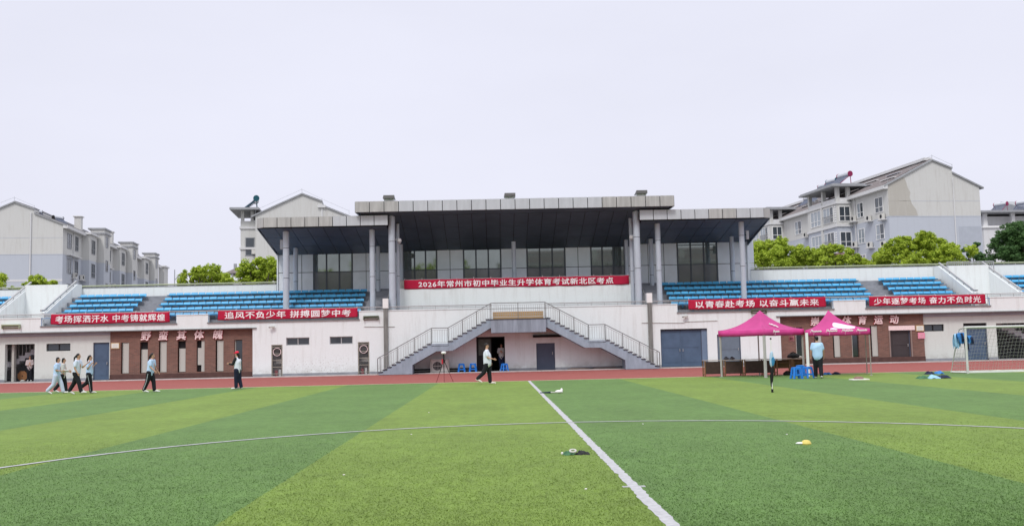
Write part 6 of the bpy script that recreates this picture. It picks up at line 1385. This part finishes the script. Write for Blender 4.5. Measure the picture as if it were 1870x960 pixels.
    m.cap(P+Vector((0, .045*s, -.045*s)), P+Vector((0, -.045*s, -.045*s)), .068*s, .068*s); m.cap(P+Vector((0, .045*s, .02*s)), P+Vector((0, -.045*s, .02*s)), .072*s, .072*s); m.cap(ch+Vector((-.012*s, .02*s, 0)), ch+Vector((-.012*s, -.02*s, .04*s)), .084*s, .084*s)
    am = arms_mat or shirt
    arm = m if am is shirt else MB()
    for (sh, el, wr, d) in ARM:
        if sleeves == 'short': arm.cap(sh, sh.lerp(el, .72), .043*s, .040*s)
        else: arm.cap(sh, el, .043*s, .035*s); arm.cap(el, el.lerp(wr, .9), .034*s, .026*s)
    put(m, 'jacket' if sleeves == 'long' else 'shirt', shirt)
    if am is not shirt: put(arm, 'sleeves', am)
    m = MB()                                                              # trousers
    m.cap(P+Vector((0, .022*s, -.005*s)), P+Vector((0, -.022*s, -.005*s)), .082*s, .082*s)
    for (h, kn, an, to) in LEG: m.cap(h+Vector((0, 0, .01*s)), kn, .074*s, .056*s); m.cap(kn, kn.lerp(an, .93), .054*s, .047*s)
    put(m, 'trousers', trousers)
    if stripe:
        for i, (h, kn, an, to) in enumerate(LEG):
            sy = 1 if i == 0 else -1; m = MB(); q = [h+Vector((0, sy*.077*s, -.03*s)), kn+Vector((0, sy*.058*s, 0)), kn.lerp(an, .9)+Vector((0, sy*.049*s, 0))]
            for a, b_ in zip(q[:-1], q[1:]): m.bar(a, b_, .006*s, .012*s, up=(0, 1, 0)) if False else m.cap(a, b_, .006*s, .006*s, 6)
            m.part('trouser_stripe', M_STRP, t, world=False)
    for (h, kn, an, to) in LEG:
        m = MB(); d = (to-an); d.normalize(); m.cap(an+Vector((-.012*s, 0, -.010*s)), an+d*.05*s+Vector((0, 0, -.004*s)), .028*s, .026*s, 8); m.cap(an+d*.05*s, to, .026*s, .019*s, 8); put(m, 'shoe', shoes or M_SHOE, .010, 2)
    # hair
    m = MB()
    if hair != 'short':
        m.ball(hl(-.010, 0, .022), (.050*s, .046*s, .052*s), 14, 10, rot=rot); m.ball(hl(-.022, 0, -.008), (.036*s, .042*s, .042*s), 12, 8, rot=rot)
    else: m.ball(hl(-.008, 0, .028), (.050*s, .045*s, .044*s), 14, 10, rot=rot); m.ball(hl(-.020, 0, .0), (.034*s, .040*s, .040*s), 12, 8, rot=rot)
    if hair == 'ponytail':
        bk = g('pony', (-.085, -.06)); m.cap(hl(-.050, 0, .024), hl(bk[0], 0, bk[1]*.4), .018*s, .024*s, 8); m.cap(hl(bk[0], 0, bk[1]*.4), hl(bk[0]-.01, 0, bk[1]-.03), .023*s, .010*s, 8)
    elif hair == 'bob': m.cap(hl(-.03, .02, -.01), hl(-.03, .022, -.05), .028*s, .022*s, 8); m.cap(hl(-.03, -.02, -.01), hl(-.03, -.022, -.05), .028*s, .022*s, 8)
    elif hair == 'long': m.cap(hl(-.04, 0, .0), hl(-.062, 0, -.12), .040*s, .028*s, 8)
    put(m, 'hair', M_HAIR, .010, 2)
    if cap:
        m = MB(); m.ball(hl(-.004, 0, .036), (.056*s, .052*s, .046*s), 14, 10, rot=rot); m.ball(hl(.062, 0, .026), (.044*s, .038*s, .008*s), 12, 6, rot=rot); put(m, 'cap', cap, .009, 1)
    return t
JOG = dict(hip=(32, -22), knee=(18, 38), sho=(-18, 18), elb=(75, 85), lean=6, foot=(6, -28), abd=(12, 12), inn=(8, 12))
def pg(px, py): x, y = gnd(px, py); return (x, y, 0)
grp = 'students walking along the touchline'
person(pg(103, 718.5), R(4), 1.60, 'student in light blue shirt and pale trousers, leftmost of the four walking together', M_SHB, M_TRP, dict(hip=(26, -14), knee=(12, 32), sho=(-18, 0), elb=(75, 85), lean=5, foot=(4, -24), inn=(5, 15)), 'bob', group=grp)
x_, y_ = gnd(114, 716.5); person((x_, y_, 0), R(10), 1.53, 'student in grey white long sleeved top behind the leftmost student', M_SHG, M_TRB, dict(hip=(14, -16), knee=(6, 22), sho=(-4, 4), elb=(75, 80), lean=4, foot=(2, -18), inn=(15, 15)), 'bob', sleeves='long', group=grp)
person(pg(139, 719.5), R(-4), 1.70, 'tallest walking student, with ponytail, pale shirt and black trousers, mid stride', M_SHP, M_TRB, dict(hip=(-20, 24), knee=(12, 10), sho=(18, -8), elb=(112, 38), lean=7, foot=(-22, 4), inn=(0, 5), pony=(-.10, -.09)), 'ponytail', group=grp)
person(pg(163, 717.5), R(2), 1.62, 'student in light blue shirt with striped black trousers, rightmost of the walking four', M_SHB, M_TRB, dict(hip=(-20, 10), knee=(34, 4), sho=(-5, -8), elb=(140, 146), lean=2, foot=(-28, 2), nod=0, inn=(8, 8), pony=(-.065, -.08)), 'ponytail', stripe=True, group=grp)
person(pg(274, 715.5), R(-6), 1.66, 'lone student in light blue shirt walking right before the left brick wall', M_SHB, M_TRB, dict(hip=(16, -12), knee=(10, 12), sho=(4, 6), elb=(30, 42), lean=9, foot=(0, -8), pony=(-.085, -.09)), 'ponytail', stripe=True)
person(pg(434, 710), R(165), 1.63, 'person in red cap, white vest and black sleeves looking at something in hand', M_SHW, mat('navy_trousers', (.012, .016, .04), .85, .2, 8), dict(hip=(4, -6), knee=(4, 8), sho=(22, 25), elb=(75, 78), lean=2, nod=10, inn=(18, 18)), 'long', sleeves='long', cap=mat('red_cap', (.70, .02, .06), .7, .05), arms_mat=M_BLACK)
x_, y_ = gnd(433.2, 706); 
person(pg(891, 700.5), R(-8), 1.74, 'man in white T-shirt and black trousers walking right before the open doorway', M_SHW, M_TRB, dict(hip=(8, -22), knee=(4, 26), sho=(-6, 12), elb=(35, 62), lean=-2, foot=(0, -26), abd=(12, 10)), 'short', girth=1.18, shoes=mat('orange_white_shoe', (.75, .68, .64), .6, .05))
x_, _ = at(916.5, 676, 62.35); person((x_, 62.35, .06), R(-95), 1.72, 'person in pale jacket and dark jeans standing in the open doorway', M_SHG, mat('dark_jeans', (.015, .025, .07), .85, .2, 8), dict(hip=(2, -2), knee=(3, 3), sho=(22, 25), elb=(80, 85), inn=(35, 35), lean=0), 'short', sleeves='long')
person(pg(1495, 690.5), R(80), 1.70, 'man in light blue shirt seen from behind under the right pink canopy', mat('aqua_shirt', (.42, .62, .86), .85, .06, 6), M_TRB, dict(hip=(10, -8), knee=(4, 14), sho=(-2, 6), elb=(12, 16), lean=3, foot=(0, -14), abd=(15, 17)), 'short', girth=1.14)
x_, _ = at(54, 697, 62.9); person((x_, 62.9, .06), R(-70), 1.62, 'person in pale pink top and black trousers in the far left stair opening', mat('pale_pink_top', (.55, .47, .47), .85, .06, 6), M_TRB, dict(hip=(3, -3), knee=(3, 3), sho=(10, 12), elb=(70, 70), inn=(30, 30), lean=0), 'long', sleeves='long')
# phone held by the person in the red cap
# jackets draped on the goal stay
gx2, gy2 = gx, gy
x1_, z1_ = at(1752, 612, gy+.5); t = thing('draped_jackets', (x1_, gy+.5, z1_-.75), 'blue jackets draped over the left side stay of the goal', 'clothes')
def drape(cx, zt, w, h, y, matl, seed, tilt=.0):
    m = MB(); n = 14; K = 12; vs = []; rr = random.Random(seed); p = rr.uniform(0, 6)
    for side in (-1, 1):
        for j in range(K+1):
            f = j/K
            for i in range(n+1):
                u = i/n*2-1; hh = h*(1-.18*abs(math.sin(u*2.6+p))-.06*u*u); ww = w*.5*(1+.18*math.sin(f*4+p)); z = zt-.05*u*u-hh*f
                vs.append((cx+u*ww+tilt*f, y+side*(.035+.05*min(1, f*3)+.025*math.sin(u*9+p+side)*f), z if f > 0 else zt-.04*u*u))
    q = (K+1)*(n+1)
    for s_ in (0, 1):
        for j in range(K):
            for i in range(n): a = s_*q+j*(n+1)+i; m.f.append((a, a+1, a+n+2, a+n+1)); m.m.append(0)
    for i in range(n): m.f.append((i, i+1, q+i+1, q+i)); m.m.append(0)
    m.v = vs; m.part('jacket', matl, t, smooth=True)
zt_ = at(1752, 607, gy+.5)[1]
drape(at(1754, 610, gy+.5)[0], zt_, .36, .52, gy+.42, M_CB, 1, .02); drape(at(1748, 610, gy+.5)[0], zt_-.04, .24, .66, gy+.60, M_CL, 2, .0); drape(at(1758, 612, gy+.5)[0], zt_-.25, .13, .56, gy+.28, M_CN, 3, .05); drape(at(1753, 612, gy+.5)[0], zt_-.02, .10, .40, gy+.36, M_CN, 5, .02)
x1_, z1_ = at(1770, 612, gy-.02); t = thing('hanging_cloth', (x1_, gy, z1_-.3), 'small blue and black cloth tied to the left goal post', 'cloth')
drape(x1_, z1_, .14, .34, gy-.02, M_CB, 7, .02); drape(x1_+.05, z1_-.06, .10, .32, gy-.08, M_CN, 8, .02)
